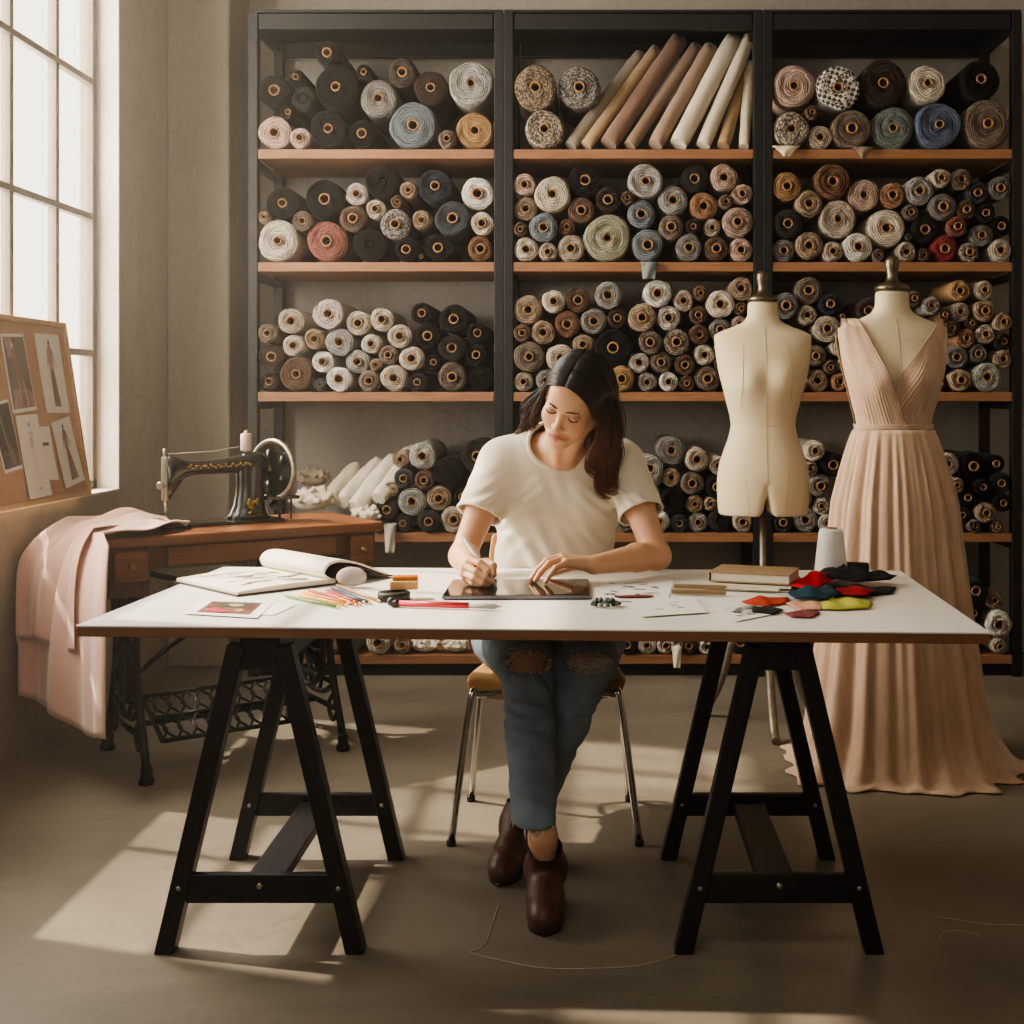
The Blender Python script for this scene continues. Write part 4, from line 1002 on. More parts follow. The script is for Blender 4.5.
for a in (math.radians(-88), math.radians(150), math.radians(32)):
    dx, dy = math.cos(a), math.sin(a)
    pts = [(x + dx * r, y + dy * r, z) for r, z in ((.02, .34), (.075, .355), (.13, .30), (.16, .20), (.20, .10), (.245, .03), (.285, .016))]
    MB().tube(catmull(pts, 6), [.017] * 31 + [.018] * 6, 10).build('leg', M_stand, f1)
DX, DY = at(893, 500, 4.28).x, 4.28
f2 = dress_form(DX, DY, 'cream dress form wearing the blush draped gown')
MB().lathe([(.018, .0), (.018, .42), (.0135, .43), (.0135, .80)], (DX, DY, .02), n=16).build('pole', M_stand, f2)
MB().lathe([(.20, 0), (.20, .012), (.05, .02), (.03, .05)], (DX, DY, 0), n=28).build('base', M_stand, f2)

# ------------------------------------------------------------------ blush gown
def blush_mat():
    m, nt, b = new_mat('blush_chiffon'); v = coords(nt, (1, 1, .15)); f = noise(nt, v, 40, 4); g = noise(nt, coords(nt), 700, 1)
    nt.links.new(ramp(nt, f, [(.3, lin('#b8987f')), (.7, lin('#cbad94'))]), b.inputs['Base Color'])
    b.inputs['Roughness'].default_value = .75; b.inputs['Sheen Weight'].default_value = .4; b.inputs['Specular IOR Level'].default_value = .25
    bump(nt, b, g, .12, .002); return m
M_bl = blush_mat()
gown = thing('gown', 'floor-length blush pleated gown with deep v-neck on the right dress form', 'dress', (DX, DY, 0))
WZ = 1.152                                # waist
def panel(side, edge, outer, z_bot, z_top, lift, npl, over):
    """pleated bodice panel; edge(t), outer(t): x of neckline and side edge at t = 0 waist .. 1 shoulder"""
    rows = []
    for i in range(41):
        t = i / 40; z = z_bot + (z_top - z_bot) * t; row = []
        for j in range(57):
            s = j / 56; xx = edge(t) * (1 - s) + outer(t) * s
            pl = .0036 * abs(math.sin(PI * npl * s + .9 * math.sin(t * 3 + s * 5))) ** .8 * (.75 + .35 * math.sin(s * 17 + 1)) * (1 - .2 * t)
            a = fprof(z, 1) + .004; q = min(abs(xx) / a, 1)
            y = front_y(xx, z, .004) - lift - pl
            row.append((DX + xx, DY + y, z + (.002 * math.sin(s * 20) if i == 0 else 0)))
        rows.append(row)
    # carry the strap over the shoulder and down the back
    for k in range(1, 9):
        ph = k / 8; row = []
        for j in range(57):
            s = j / 56; xx = edge(1) * (1 - s) + outer(1) * s; zz = z_top + .012 * math.sin(ph * PI) * (1 if k < 8 else 0) - .05 * max(0, ph - .6)
            yf, yb = rows[40][j][1] - DY, fprof(z_top, 3) * 2 - (rows[40][j][1] - DY) + .008
            row.append((DX + xx, DY + yf + (yb - yf) * ph, zz + .002 * abs(math.sin(PI * npl * s))))
        rows.append(row)
    return rows
mix = lambda a, b, t: a + (b - a) * t
zt = 1.510
# neckline edges: V bottoms right of centre seen from the front; the left panel crosses over the right
eL = lambda t: mix(.022, -.122, t)
oL = lambda t: -(np.interp(mix(WZ, zt, t), FP[:, 0], FP[:, 1]) * (1 - .02 * max(0, (t - .62) / .38)) + .003) if t < .93 else -.174
eR = lambda t: max(-.115, -.035 + (t - .4) * .305)
oR = lambda t: (np.interp(mix(WZ, zt, t), FP[:, 0], FP[:, 1]) * (1 - .18 * math.exp(-((t - .78) / .14) ** 2)) + .003) if t < .93 else .176
MB().grid(panel(1, eR, oR, WZ, zt, .002, 15, 0)).build('bodice_panel', M_bl, gown, solid=.0015)
MB().grid(panel(-1, eL, oL, WZ, zt, .009, 15, 1)).build('bodice_panel', M_bl, gown, solid=.0015)
# back of the bodice: plain V
rows = []
for i in range(25):
    t = i / 24; z = mix(WZ, 1.47, t); a = fprof(z, 1) + .005; b = fprof(z, 2) + .006; yo = fprof(z, 3); row = []
    for j in range(33):
        xx = a * .995 * ((j / 32) * 2 - 1); row.append((DX + xx, DY + yo + b * max(1 - (abs(xx) / a) ** 2.3, 0) ** .5 + .006, z))
    rows.append(row)
MB().grid(rows).build('bodice_back', M_bl, gown, solid=.0015)
# waistband
rings = []
for z in (WZ - .010, WZ - .005, WZ, WZ + .005, WZ + .009):
    a, b = fprof(z, 1) + .010, fprof(z, 2) + .013; rings.append([(DX + a * math.copysign(abs(math.cos(q)) ** .9, math.cos(q)), DY - .004 + b * math.copysign(abs(math.sin(q)) ** .9, math.sin(q)), z + .001 * math.sin(q * 9)) for q in np.linspace(0, 2 * PI, 65)[:-1]])
MB().ring_loft(rings, False, False).build('waistband', M_bl, gown, solid=.002)
# skirt: gathered folds that deepen toward the floor, pooling hem with a small train
rs = random.Random(11); NA = 420
fk = [(k, rs.uniform(0, 6.28), rs.uniform(.6, 1.3)) for k in (13, 17, 21, 26, 34, 47)]
rows = []
hz = list(np.linspace(0, 1, 70)) + [1.0, 1.0]
for i, t in enumerate(hz):
    z = mix(WZ - .010, .006, t); row = []
    pool = max(0, i - 69)
    for j in range(NA):
        q = 2 * PI * j / NA
        low = sum(a * math.sin(k * q + p + .25 * math.sin(2 * q + t)) for k, p, a in fk[:3]); hi = sum(a * math.sin(k * q + p) for k, p, a in fk[3:])
        g = min(1, t * 7)
        ax = fprof(max(z, .80), 1) if z > .80 else .17
        flare_x = .136 + .055 * min(1, t * 4.5) ** .7 + .138 * t ** 1.25 ; flare_y = .112 + .05 * min(1, t * 4.5) ** .7 + .150 * t ** 1.25
        hem_out = 1 + .13 * max(0, t - .90) / .10 * (.5 + .5 * math.sin(q * 5 + 1)) * (1 if math.sin(q) < .2 else .6)
        amp = (.0016 + .0125 * t ** .8) * (low * .55) + (.0020 + .0028 * (1 - t)) * g * hi * .6
        r = 1.0
        x_ = math.cos(q) * flare_x * hem_out; y_ = math.sin(q) * flare_y * hem_out
        n = Vector((math.cos(q), math.sin(q), 0))
        p = Vector((DX + .012 * t + x_, DY - .004 + y_, z)) + n * amp
        # train to the right, small tongue on the left
        tr = math.exp(-((q - 5.95) / .45) ** 2) * .05 + math.exp(-((q - 3.62) / .22) ** 2) * .05
        p += n * tr * max(0, t - .80) ** 2 / .04
        p.z += (.012 * (1 + math.sin(q * 23 + 1)) + .012 * (1 + math.sin(q * 9))) * max(0, t - .93) / .07 * .6
        p.z = max(p.z, .004)
        if pool: p += n * (.020 + .006 * math.sin(q * 17)) * pool; p.z = .004 + .004 * (1 + math.sin(q * 31 + pool)) * (1.2 if pool == 1 else .3)
        row.append(p)
    rows.append(row)
rings = [r for r in rows]
MB().ring_loft(rings, False, False).build('skirt', M_bl, gown, solid=.0015)
# ------------------------------------------------------------------ things on the work table
Z0 = TZ + .0015
def tp_(px, py, z=Z0): return on(px, py, z)
# open sketchbook: flat pages, and the other half curling up along the spine
M_page = pm('sketchbook_page', '#e0d8c8', .85, ns=14, na=.04)
M_cover = pm('sketchbook_cover', '#3a2a22', .6, ns=40)
M_pencil = pm('pencil_line', '#b5ac9e', .9, ns=120, na=.3)
u = Vector((-.70, .714, 0)).normalized(); wv = Vector((.714, .70, 0)).normalized(); B = Vector((-.902, 3.135, Z0))
sk = thing('sketchbook', 'open sketchbook with curled-up pages and pencil drawing on the white table', 'book', B)
Hh, Ww = .335, .285
def skp(a, b, z): return B + u * a + wv * b + Vector((0, 0, z))
def slab(prof_top, prof_bot, name, m, a0=0, a1=Hh, mi=None):
    mb = MB(); n = len(prof_top)
    T0 = [skp(a0, b, z) for b, z in prof_top]; T1 = [skp(a1, b, z) for b, z in prof_top]; L0 = [skp(a0, b, z) for b, z in prof_bot]; L1 = [skp(a1, b, z) for b, z in prof_bot]
    mb.grid([T0, T1]).grid([L1, L0]).grid([L0, T0]).grid([T1, L1]).grid([[T0[0], T1[0]], [L0[0], L1[0]]]).grid([[T0[-1], T1[-1]], [L0[-1], L1[-1]]])
    return mb.build(name, m, sk)
bs = np.linspace(0, Ww, 14)
top_ = [(b, .010 + .006 * math.sin(b / Ww * PI) + .004 * (b / Ww) ** 3) for b in bs]
slab(top_, [(b, .003) for b in bs], 'page_block', M_page)
slab([(b, .003) for b in (-.006, Ww)], [(b, 0.) for b in (-.006, Ww)], 'cover', M_cover, -.005, Hh + .005)
cur = [tuple(p)[:2] for p in catmull([(Ww - .005, .012, 0), (Ww - .035, .034, 0), (Ww - .022, .058, 0), (Ww + .015, .064, 0), (Ww + .07, .052, 0), (Ww + .13, .028, 0), (Ww + .175, .010, 0)], 5)]
cur2 = [(b + .004, max(z - .007, .0035)) for b, z in cur]; cur2[0] = (Ww + .004, .006)
slab(cur, cur2, 'curled_pages', M_page, 0, Hh)
cv = [tuple(p)[:2] for p in catmull([(Ww, .004, 0), (Ww + .012, .030, 0), (Ww + .04, .044, 0), (Ww + .085, .036, 0), (Ww + .14, .014, 0), (Ww + .19, .005, 0)], 5)]
slab(cv, [(b + .002, max(z - .004, .0)) for b, z in cv], 'cover', M_cover, -.005, Hh + .005)
rd = random.Random(5); mb = MB()
for k in range(26):
    a = rd.uniform(.04, .28); b = rd.uniform(.06, .24); pts = []
    for q in range(6):
        bb = b + .012 * q * rd.choice((-.4, 1)); bb = min(max(bb, .03), .27); a = min(max(a + rd.uniform(-.012, .014), .02), .31)
        pts.append(skp(a, bb, .0107 + .006 * math.sin(bb / Ww * PI) + .004 * (bb / Ww) ** 3))
    mb.tube(pts, .0007, 4)
mb.build('pencil_drawing', M_pencil, sk)

def flat_sheet(c, name, label, cat, m, z, deco=None, group=None, curl=.0):
    """paper lying on the table; corners TL TR BR BL as photo pixels"""
    P = [tp_(*p) for p in c]; mb = MB()
    def Q(a, b, dz=0): q = (P[0] * (1 - a) + P[1] * a) * (1 - b) + (P[3] * (1 - a) + P[2] * a) * b; return Vector((q.x, q.y, Z0 + z + dz + curl * (2 * a - 1) ** 4))
    n = 8; mb.grid([[Q(i / n, j / n) for i in range(n + 1)] for j in range(n + 1)])
    mats = [m]
    if deco:
        mats = [m] + deco(lambda pts, mi, k=.0006: mb.add([Q(a, b, k) for a, b in pts], [tuple(range(len(pts)))], mi, False))
    return tag(mb.build(name, mats), label, cat, group)
C_ = lambda *cs: [pm('print_' + c.strip('#'), c, .6, ns=160, na=.3) for c in cs]
def photo(poly):
    poly([(.14, .10), (.86, .08), (.86, .84), (.14, .86)], 1, .0003)
    rr = random.Random(9)
    for k in range(26):
        cx, cy = rr.uniform(.2, .8), rr.uniform(.15, .75); poly(blob(cx, cy, rr.uniform(.03, .09), rr.uniform(.05, .12), 8), rr.choice((2, 3, 4, 5)), .0005 + k * .00004)
    poly(blob(.40, .74, .16, .10), 6, .0018); poly(blob(.33, .64, .08, .1), 6, .0019); poly(blob(.55, .35, .11, .10), 7, .002); poly(blob(.56, .36, .07, .06), 3, .0022)
    return C_('#6a4a36', '#3a2c22', '#b08a4a', '#5b2a26', '#3a4a2a', '#b0283a', '#7f9a86')
flat_sheet([(205, 600), (274, 602.5), (257, 618.5), (183, 614)], 'photo_print', 'colourful photo print with pink flowers near the left front corner', 'print', M_paper, .0012, photo)
flat_sheet([(258, 601), (296, 605), (272, 615.5), (235, 611)], 'blank_card', 'plain white card partly under the colourful photo print', 'paper', M_paper, .0, None)

# coloured pencils
M_tip = pm('pencil_wood', '#c9a46e', .7, ns=60)
def pencil(a, b, col, label, lead=None, r=.0036):
    A_, B_ = tp_(*a), tp_(*b); A_.z = B_.z = Z0 + r + .0002; d = (B_ - A_).normalized()
    o = thing('coloured_pencil', label, 'pencil', (A_ + B_) / 2, 0, 'coloured pencils beside the sketchbook')
    mc = pm('pencil_' + col.strip('#'), col, .4, ns=60)
    MB().tube([A_, B_ - d * .018], r, 6).build('barrel', mc, o)
    MB().tube([B_ - d * .018, B_ - d * .005], [r, r * .4], 8).build('sharpened_wood', M_tip, o)
    MB().tube([B_ - d * .005, B_], [r * .4, r * .1], 6).build('lead', mc, o)
pencil((285, 597), (342, 609.5), '#5f8f4a', 'green pencil, nearest the table front of the coloured pencils')
pencil((297, 595.5), (350, 607.5), '#d9b13f', 'yellow pencil beside the green pencil')
pencil((303, 594), (352, 605), '#e0893a', 'orange pencil, third from the green pencil')
pencil((309, 592), (358, 604), '#b5482f', 'brick red pencil left of the second pencil cluster')
pencil((328, 592), (362, 606), '#a83232', 'dark red pencil at left of the right pencil cluster')
pencil((327, 594.5), (358, 607), '#d85a3a', 'vermilion pencil at lower left of the right cluster')
pencil((332, 590), (366, 604.5), '#2f3033', 'black pencil in the right pencil cluster, near its middle')
pencil((338, 589), (372, 605), '#3e4a63', 'slate blue pencil in the right cluster of pencils')
pencil((337, 586.5), (381, 603), '#b58a58', 'thin natural wood pencil, farthest right of all the pencils')

# pale rounded lens-shaped disc standing by the book
c = tp_(350, 588); ds = MB().ball((c.x, c.y + .02, Z0 + .0265), (.040, .016, .026), 24, R=Matrix.Rotation(math.radians(-12), 3, 'X'))
tag(ds.build('sanding_stone', pm('pale_stone', '#b9b0a6', .8, ns=30)), 'pale grey oval stone standing beside the curled sketchbook pages', 'stone')
# rolled black tape measure and amber wax block
M_tape = pm('black_rubber', '#1c1b1b', .5, ns=40)
c = tp_(394, 600); t = thing('tape_roll', 'black tape roll lying behind the red marker', 'tape', (c.x, c.y, Z0))
MB().lathe([(.020, .0), (.038, .0), (.040, .003), (.040, .017), (.038, .020), (.020, .020), (.018, .017), (.018, .003), (.020, 0)], (c.x, c.y, Z0 + .0005), n=32, cap=False).build('tape_coil', M_tape, t)
MB().lathe([(.0175, .002), (.0175, .016)], (c.x, c.y, Z0 + .001), n=24).build('hub', pm('tape_hub', '#3b3735', .6), t)
c2 = tp_(404, 598); w_ = thing('wax_block', 'amber wax block with pale wooden side on the black tape roll', 'block', (c2.x, c2.y, Z0 + .022), .15)
MB().box((0, 0, .012), (.070, .045, .022)).build('wooden_body', M_tip, w_, world=False, bevel=.004)
MB().box((.003, .004, .028), (.064, .038, .010)).build('amber_top', pm('amber', '#b06a1e', .35, ns=40), w_, world=False, bevel=.004)
# red marker with grey tip end
a, b = tp_(393, 606.5), tp_(502, 610); r = .0075; a.z = b.z = Z0 + r + .0005; d = (b - a)
mk = thing('marker_pen', 'red and grey marker pen lying before the tablet', 'pen', (a + b) / 2)
MB().tube([a + d * .06, a + d * .70], r, 14).build('barrel', pm('marker_red', '#c23a48', .35, ns=20), mk)
MB().tube([a + d * .70, a + d * .93, a + d * .97, b], [r * .85, r * .8, r * .3, r * .12], 14).build('grey_end', pm('marker_grey', '#a29d97', .4), mk)
MB().tube([a - d * .0, a + d * .06], [r * 1.25, r * 1.05], 14).ball(a + Vector((-.004, .004, .003)), .0115, 12).build('black_end', M_tape, mk)

# tablet
M_alu = pm('tablet_aluminium', '#75747a', .35, .8, na=.05)
M_scr = pm('tablet_screen', '#1b1613', .07, 0, ns=4, na=.1, spec=.7)
p0, p1 = tp_(441.5, 599.5), tp_(590.5, 599); cT = (p0 + p1) / 2; ang = math.atan2(p1.y - p0.y, p1.x - p0.x); TWd = (p1 - p0).length; TH = .285
cT = cT + Vector((-math.sin(ang), math.cos(ang), 0)) * TH / 2
tb = thing('tablet', 'large dark drawing tablet on the table under her hands', 'tablet', (cT.x, cT.y, Z0), ang)
MB().box((0, 0, .0045), (TWd, TH, .008)).build('body', M_alu, tb, world=False, bevel=.003)
MB().box((0, 0, .0088), (TWd - .006, TH - .006, .0008)).build('bezel', pm('tablet_bezel', '#0d0c0c', .1, spec=.6), tb, world=False)
MB().box((0, 0, .0093), (TWd - .034, TH - .030, .0006)).build('screen', M_scr, tb, world=False)
TABZ = Z0 + .0097

# papers and small things right of the tablet
def strokes(n, seed, mi=1):
    def f(poly):
        rr = random.Random(seed)
        for k in range(n):
            x, y = rr.uniform(.12, .75), rr.uniform(.15, .75); a = rr.uniform(-.9, .9); l = rr.uniform(.06, .2)
            dx, dy = l * math.cos(a), l * math.sin(a); tn = rr.uniform(.010, .026); poly([(x, y), (x + dx, y + dy), (x + dx - tn, y + dy + tn), (x - tn, y + tn)], 1, .0004 + k * .00002)
        return C_('#2b2929')
    return f
GP = 'loose papers right of the tablet'
flat_sheet([(597, 580), (675, 577), (668, 600), (592, 602)], 'drawing_sheet', 'sheet with black ink sketch strokes right of the tablet', 'paper', M_paper, .0, strokes(22, 3), GP)
flat_sheet([(632, 600), (694, 597.5), (708, 613), (640, 617.5)], 'drawing_sheet', 'nearly blank white sheet near the table front, right of beads', 'paper', M_paper, .0016, strokes(6, 6), GP)
flat_sheet([(720, 585), (780, 578), (812, 585), (790, 596)], 'drawing_sheet', 'white sheet peeking out right of the brown notebook', 'paper', M_paper, .0, None, GP)
flat_sheet([(716, 606.5), (760, 603), (784, 612), (735, 622), (700, 617)][:4], 'patterned_paper', 'white paper printed with black brush pattern by the swatches', 'paper', M_paper, .0005, strokes(95, 8), None)
mb = MB().prism(blob(0, 0, .05, .016, 14), 0, .002, Matrix.Translation(tp_(634, 597.5) + Vector((0, 0, .0022))) @ Matrix.Rotation(.1, 4, 'Z'))
tag(mb.build('leather_scrap', pm('maroon_leather', '#6b2a26', .5, ns=50)), 'maroon leather scrap on the inked drawing sheet', 'scrap')
# string of beads
c = tp_(605, 606); rr = random.Random(2); bd = thing('bead_bracelet', 'small coiled string of dark green and grey beads', 'beads', (c.x, c.y, Z0), 0)
for k in range(26):
    a = k * .55; R_ = .034 - .0006 * k
    MB().ball((c.x + R_ * math.cos(a), c.y + R_ * .75 * math.sin(a), Z0 + .0062 + (.007 if k > 12 else 0)), .0055, 8).build('bead', pm('bead_' + str(k % 3), ['#3c5a48', '#2a2b2d', '#6d7378'][k % 3], .25, ns=40), bd)
# two wooden rulers / brass bars
M_ruler = wood('ruler_wood', '#7d6647', '#a08560', .45, 'x')
for i, (a, b, lab) in enumerate([((674, 588.5), (726, 590), 'pale wooden stick, behind its twin, left of the notebook'), ((672, 594), (726, 595.5), 'pale wooden stick, in front of its twin, left of the notebook')]):
    A_, B_ = tp_(*a), tp_(*b); A_.z = B_.z = Z0 + .0065
    s_ = MB().bar(A_, B_, .014, .011).build('wooden_stick', M_ruler, bevel=.002); tag(s_, lab, 'stick', 'wooden sticks left of the notebook')
# brown notebook on a wad of papers
M_kraft = pm('tan_leather_cover', '#a08565', .6, ns=30, na=.08)
c = tp_(755, 586); rz = -.33
pw = thing('paper_stack', 'uneven wad of papers under the brown notebook', 'paper', (c.x - .005, c.y - .01, Z0), rz)
for k, (ox, oy, rr_, sx_, sy_) in enumerate([(0, -.01, .05, .21, .15), (-.012, -.018, -.06, .20, .14), (.008, -.004, .02, .205, .15)]):
    MB().box((ox, oy, .0028 + k * .0045), (sx_, sy_, .004), Matrix.Rotation(rr_, 3, 'Z')).build('paper_sheet', M_page if k else pm('grey_paper', '#b9b0a2', .85), pw, world=False)
nb = thing('notebook', 'closed tan leather notebook lying on papers', 'book', (c.x, c.y + .005, Z0 + .0155), rz)
MB().box((0, 0, .003), (.215, .155, .004)).box((0, 0, .026), (.215, .155, .004)).box((-.1065, 0, .0145), (.004, .155, .022)).build('cover', M_kraft, nb, world=False, bevel=.002)
MB().box((.002, 0, .0145), (.205, .149, .0185)).build('page_block', M_page, nb, world=False)
# cone of white thread and black cylinder behind
c = tp_(831, 574.5); cn = thing('thread_cone', 'large white cone of thread standing at the back of the table', 'thread', (c.x, c.y, Z0))
M_thr = pm('white_thread_winding', '#e6e3df', .75, ns=12, na=.04, stretch=(1, 1, 30), bs=.3)
MB().lathe([(.043, .002), (.0465, .006), (.0455, .02), (.034, .122), (.031, .128), (.016, .129)], (c.x, c.y, Z0), n=36).build('thread_winding', M_thr, cn)
MB().lathe([(.0165, 0), (.0165, .133), (.011, .133), (.010, .12)], (c.x, c.y, Z0), n=24, cap=False).build('cone_core', M_kraft, cn)
a, b = tp_(846, 573), tp_(869, 573.5); a.z = b.z = Z0 + .0165
tag(MB().tube([a, a + (b - a) * .04, a + (b - a) * .06, b - (b - a) * .1, b], [.013, .016, .0155, .0155, .012], 20).build('dark_spool', M_tape), 'short dark cylinder lying behind the white thread cone', 'spool')
# fabric swatches: crumpled little cloths, lower ones first
def swatch(poly, z, col, label, amp=.006, seed=0):
    P = [tp_(*p) for p in poly]; rr = random.Random(seed); n = len(P)
    cen = sum(P, Vector()) / n; rings = []; NR = 48
    def edge(t):
        t *= n; i = int(t) % n; f = t - int(t); return P[i].lerp(P[(i + 1) % n], f)
    for k in range(9):
        f = k / 8; ring = []
        for j in range(NR):
            e = edge(j / NR); p = cen.lerp(e, max(f, .01))
            h = amp * (.9 + math.sin(p.x * 95 + seed) * .5 + math.sin(p.y * 70 + p.x * 40 + seed * 2) * .4) * (1 - f ** 3 * .9)
            ring.append((p.x, p.y, Z0 + z + max(h, 0)))
        rings.append(ring)
    o = MB().ring_loft(rings, True, False).build('fabric_swatch', weave('swatch_' + col.strip('#'), col, .9, 500, bs=.2, sheen=.02), solid=.0014)
    return tag(o, label, 'swatch', 'fabric swatches piled before the thread cone')
swatch([(741, 602), (757, 597.5), (788, 598), (790, 603), (768, 607), (748, 605)], .001, '#a83a22', 'orange-red swatch at the left end of the swatch pile', .006, 1)
swatch([(786, 604), (800, 601), (830, 603), (822, 610), (800, 611)], .0012, '#c99a7e', 'peach swatch at the front of the swatch pile', .005, 2)
swatch([(784, 614), (800, 611), (821, 613), (812, 618), (792, 617.5)], .001, '#7c3a3c', 'dusky maroon swatch, nearest the table front edge', .003, 3)
swatch([(752, 609), (768, 607), (784, 611), (774, 615), (752, 613)], .0025, '#1a1919', 'small black swatch lying on the patterned paper', .004, 4)
swatch([(811, 604), (822, 600), (850, 597.5), (873, 602), (870, 609), (840, 610.5), (824, 610)], .002, '#b5b552', 'yellow-green swatch at the right front of the pile', .006, 5)
swatch([(828, 586), (850, 588), (876, 590), (897, 588), (893, 594), (862, 597), (835, 598)], .002, '#151218', 'black-violet swatch at the right end, under the black cloth', .008, 6)
swatch([(836, 594), (850, 591), (876, 594), (868, 600), (845, 600)], .011, '#8c101a', 'deep red swatch between the black and yellow-green ones', .008, 7)
swatch([(787, 598), (800, 594), (832, 594), (840, 599), (826, 604), (795, 604)], .012, '#143a48', 'dark teal swatch folded in the middle of the pile', .012, 8)
swatch([(790, 592), (808, 581), (834, 577), (838, 584), (822, 593), (806, 597)], .016, '#a8121f', 'bright red swatch at the top left of the pile', .014, 9)
swatch([(815, 582), (832, 571), (846, 578), (868, 581), (897, 583), (890, 588), (856, 590), (836, 587)], .020, '#101014', 'black swatch crumpled on the top of the pile', .013, 10)

# ------------------------------------------------------------------ loose threads on the floor
M_thread = pm('loose_thread', '#b9b1a2', .7)
def fl(px, py): return on(px, py, .0016)
th = catmull([fl(498, 905), fl(492, 925), fl(484, 945), fl(470, 952), fl(500, 960), fl(545, 968), fl(600, 968), fl(640, 965), fl(676, 955), fl(690, 938)], 8)
up = on(690, 938, .0016); th2 = [up, Vector((.203, 2.78, .06)), Vector((.212, 2.775, .13))]
tag(MB().tube(th, .0011, 4).build('loose_thread', M_thread), 'long pale thread trailing across the floor near her boots', 'thread')
tag(MB().tube(catmull([fl(940, 940), fl(944, 932), fl(962, 931), fl(980, 936)], 8), .001, 4).build('loose_thread', M_thread), 'short curled thread on the floor right of the trestle', 'thread')
tag(MB().tube(catmull([fl(938, 917), fl(960, 920), fl(990, 924), fl(1030, 925)], 8), .001, 4).build('loose_thread', M_thread), 'straight thread on the floor running out of frame', 'thread')
# ------------------------------------------------------------------ the seated woman
M_skin, nt, b = new_mat('skin')
ca = N(nt, 'ShaderNodeAttribute', attribute_name='tint'); sk_n = noise(nt, coords(nt), 220, 3)
nt.links.new(mixc(nt, mathn(nt, 'MULTIPLY', sk_n, .16), ca.outputs['Color'], (.36, .17, .10)), b.inputs['Base Color'])
b.inputs['Roughness'].default_value = .48; b.inputs['Subsurface Weight'].default_value = .12; b.inputs['Subsurface Radius'].default_value = (.012, .005, .003); b.inputs['Subsurface Scale'].default_value = .6
b.inputs['Specular IOR Level'].default_value = .4
v3 = lambda *a: np.array(a, float)
A3 = lambda px, py, d: np.array(at(px, py, d))
# head frame: x = image right, f = facing direction, u = crown
HS = 1.035
th, ps, ro = math.radians(36), math.radians(12), math.radians(22)
def hrot(p):
    x, y, z = p
    x, y = x * math.cos(-ps) - y * math.sin(-ps), x * math.sin(-ps) + y * math.cos(-ps)
    return np.array((x * math.cos(ro) + z * math.sin(ro), y, -x * math.sin(ro) + z * math.cos(ro)))
HX = hrot((1, 0, 0)); HF = hrot((0, -math.cos(th), -math.sin(th))); HU = hrot((0, -math.sin(th), math.cos(th)))
HO = A3(562.6, 413.2, 3.345) - HF * .075 * HS
def HL(x, f, u): return HO + HS * (x * HX + f * HF + u * HU)
HR = np.stack([HX, HF, HU], 1)
def to_head(V): return ((V - HO) @ HR) / HS

body = SDF((-.45, 2.94, .02), (.24, 3.99, 1.41), .0025)
B_ = body
def hell(x, f, u, r, k, sub=False): B_.ell(HL(x, f, u), np.array(r) * HS, HR, k, sub)
def hcap(a, b_, ra, rb, k): B_.cap(HL(*a), HL(*b_), ra * HS, rb * HS, k)
# torso core and legs (mostly under clothes)
NB = A3(563, 452, 3.62)
SHR, SHL = A3(499, 464, 3.65), A3(624, 465, 3.66)
HIPC = v3(-.142, 3.83, .55)
B_.cap(v3(-.135, 3.82, .60), v3(-.118, 3.735, .88), .125, .12, .03, squash=((0, 1, 0), .66))
B_.cap(v3(-.118, 3.735, .88), v3(-.108, 3.68, 1.03), .12, .13, .04, squash=((0, 1, 0), .6))
B_.cap(SHR + v3(.02, 0, 0), SHL - v3(.02, 0, 0), .048, .048, .05)
B_.cap(HIPC + v3(-.06, 0, 0), HIPC + v3(.06, 0, 0), .10, .10, .04)
KR, KL = A3(527, 664, 3.40), A3(589, 661, 3.42)
HEL = np.array(on(521, 856, 0.)); AR, AL = A3(543, 838, 3.03), np.array((HEL[0], HEL[1] - .01, .125))
for hip, kn, an in ((HIPC + v3(-.085, -.02, -.02), KR, AR), (HIPC + v3(.085, -.02, -.02), KL, AL)):
    B_.cap(hip, kn, .075, .055, .03); B_.cap(kn, kn * .62 + an * .38, .052, .048, .03); B_.cap(kn * .62 + an * .38, an, .048, .032, .02)
    B_.ell(kn + v3(0, -.012, .006), (.054, .052, .054), None, .02)
    B_.cap(an, an + v3(0, .01, -.08), .033, .034, .02)
# neck
HB = HL(0, -.03, -.075)
B_.cap(HB, NB + v3(0, .02, -.01), .053, .056, .03)
B_.cap(NB + v3(0, .01, .0), SHR + v3(.05, .01, .02), .045, .04, .05); B_.cap(NB + v3(0, .01, .0), SHL + v3(-.05, .01, .02), .045, .04, .05)
B_.cap(NB + v3(-.012, -.045, -.035), SHR + v3(.05, -.035, -.005), .011, .010, .02); B_.cap(NB + v3(.012, -.045, -.035), SHL + v3(-.05, -.035, -.005), .011, .010, .02)
B_.cap(HL(-.045, -.01, -.05), NB + v3(-.012, -.045, -.03), .017, .012, .018); B_.cap(HL(.045, -.01, -.05), NB + v3(.012, -.045, -.03), .017, .012, .018)
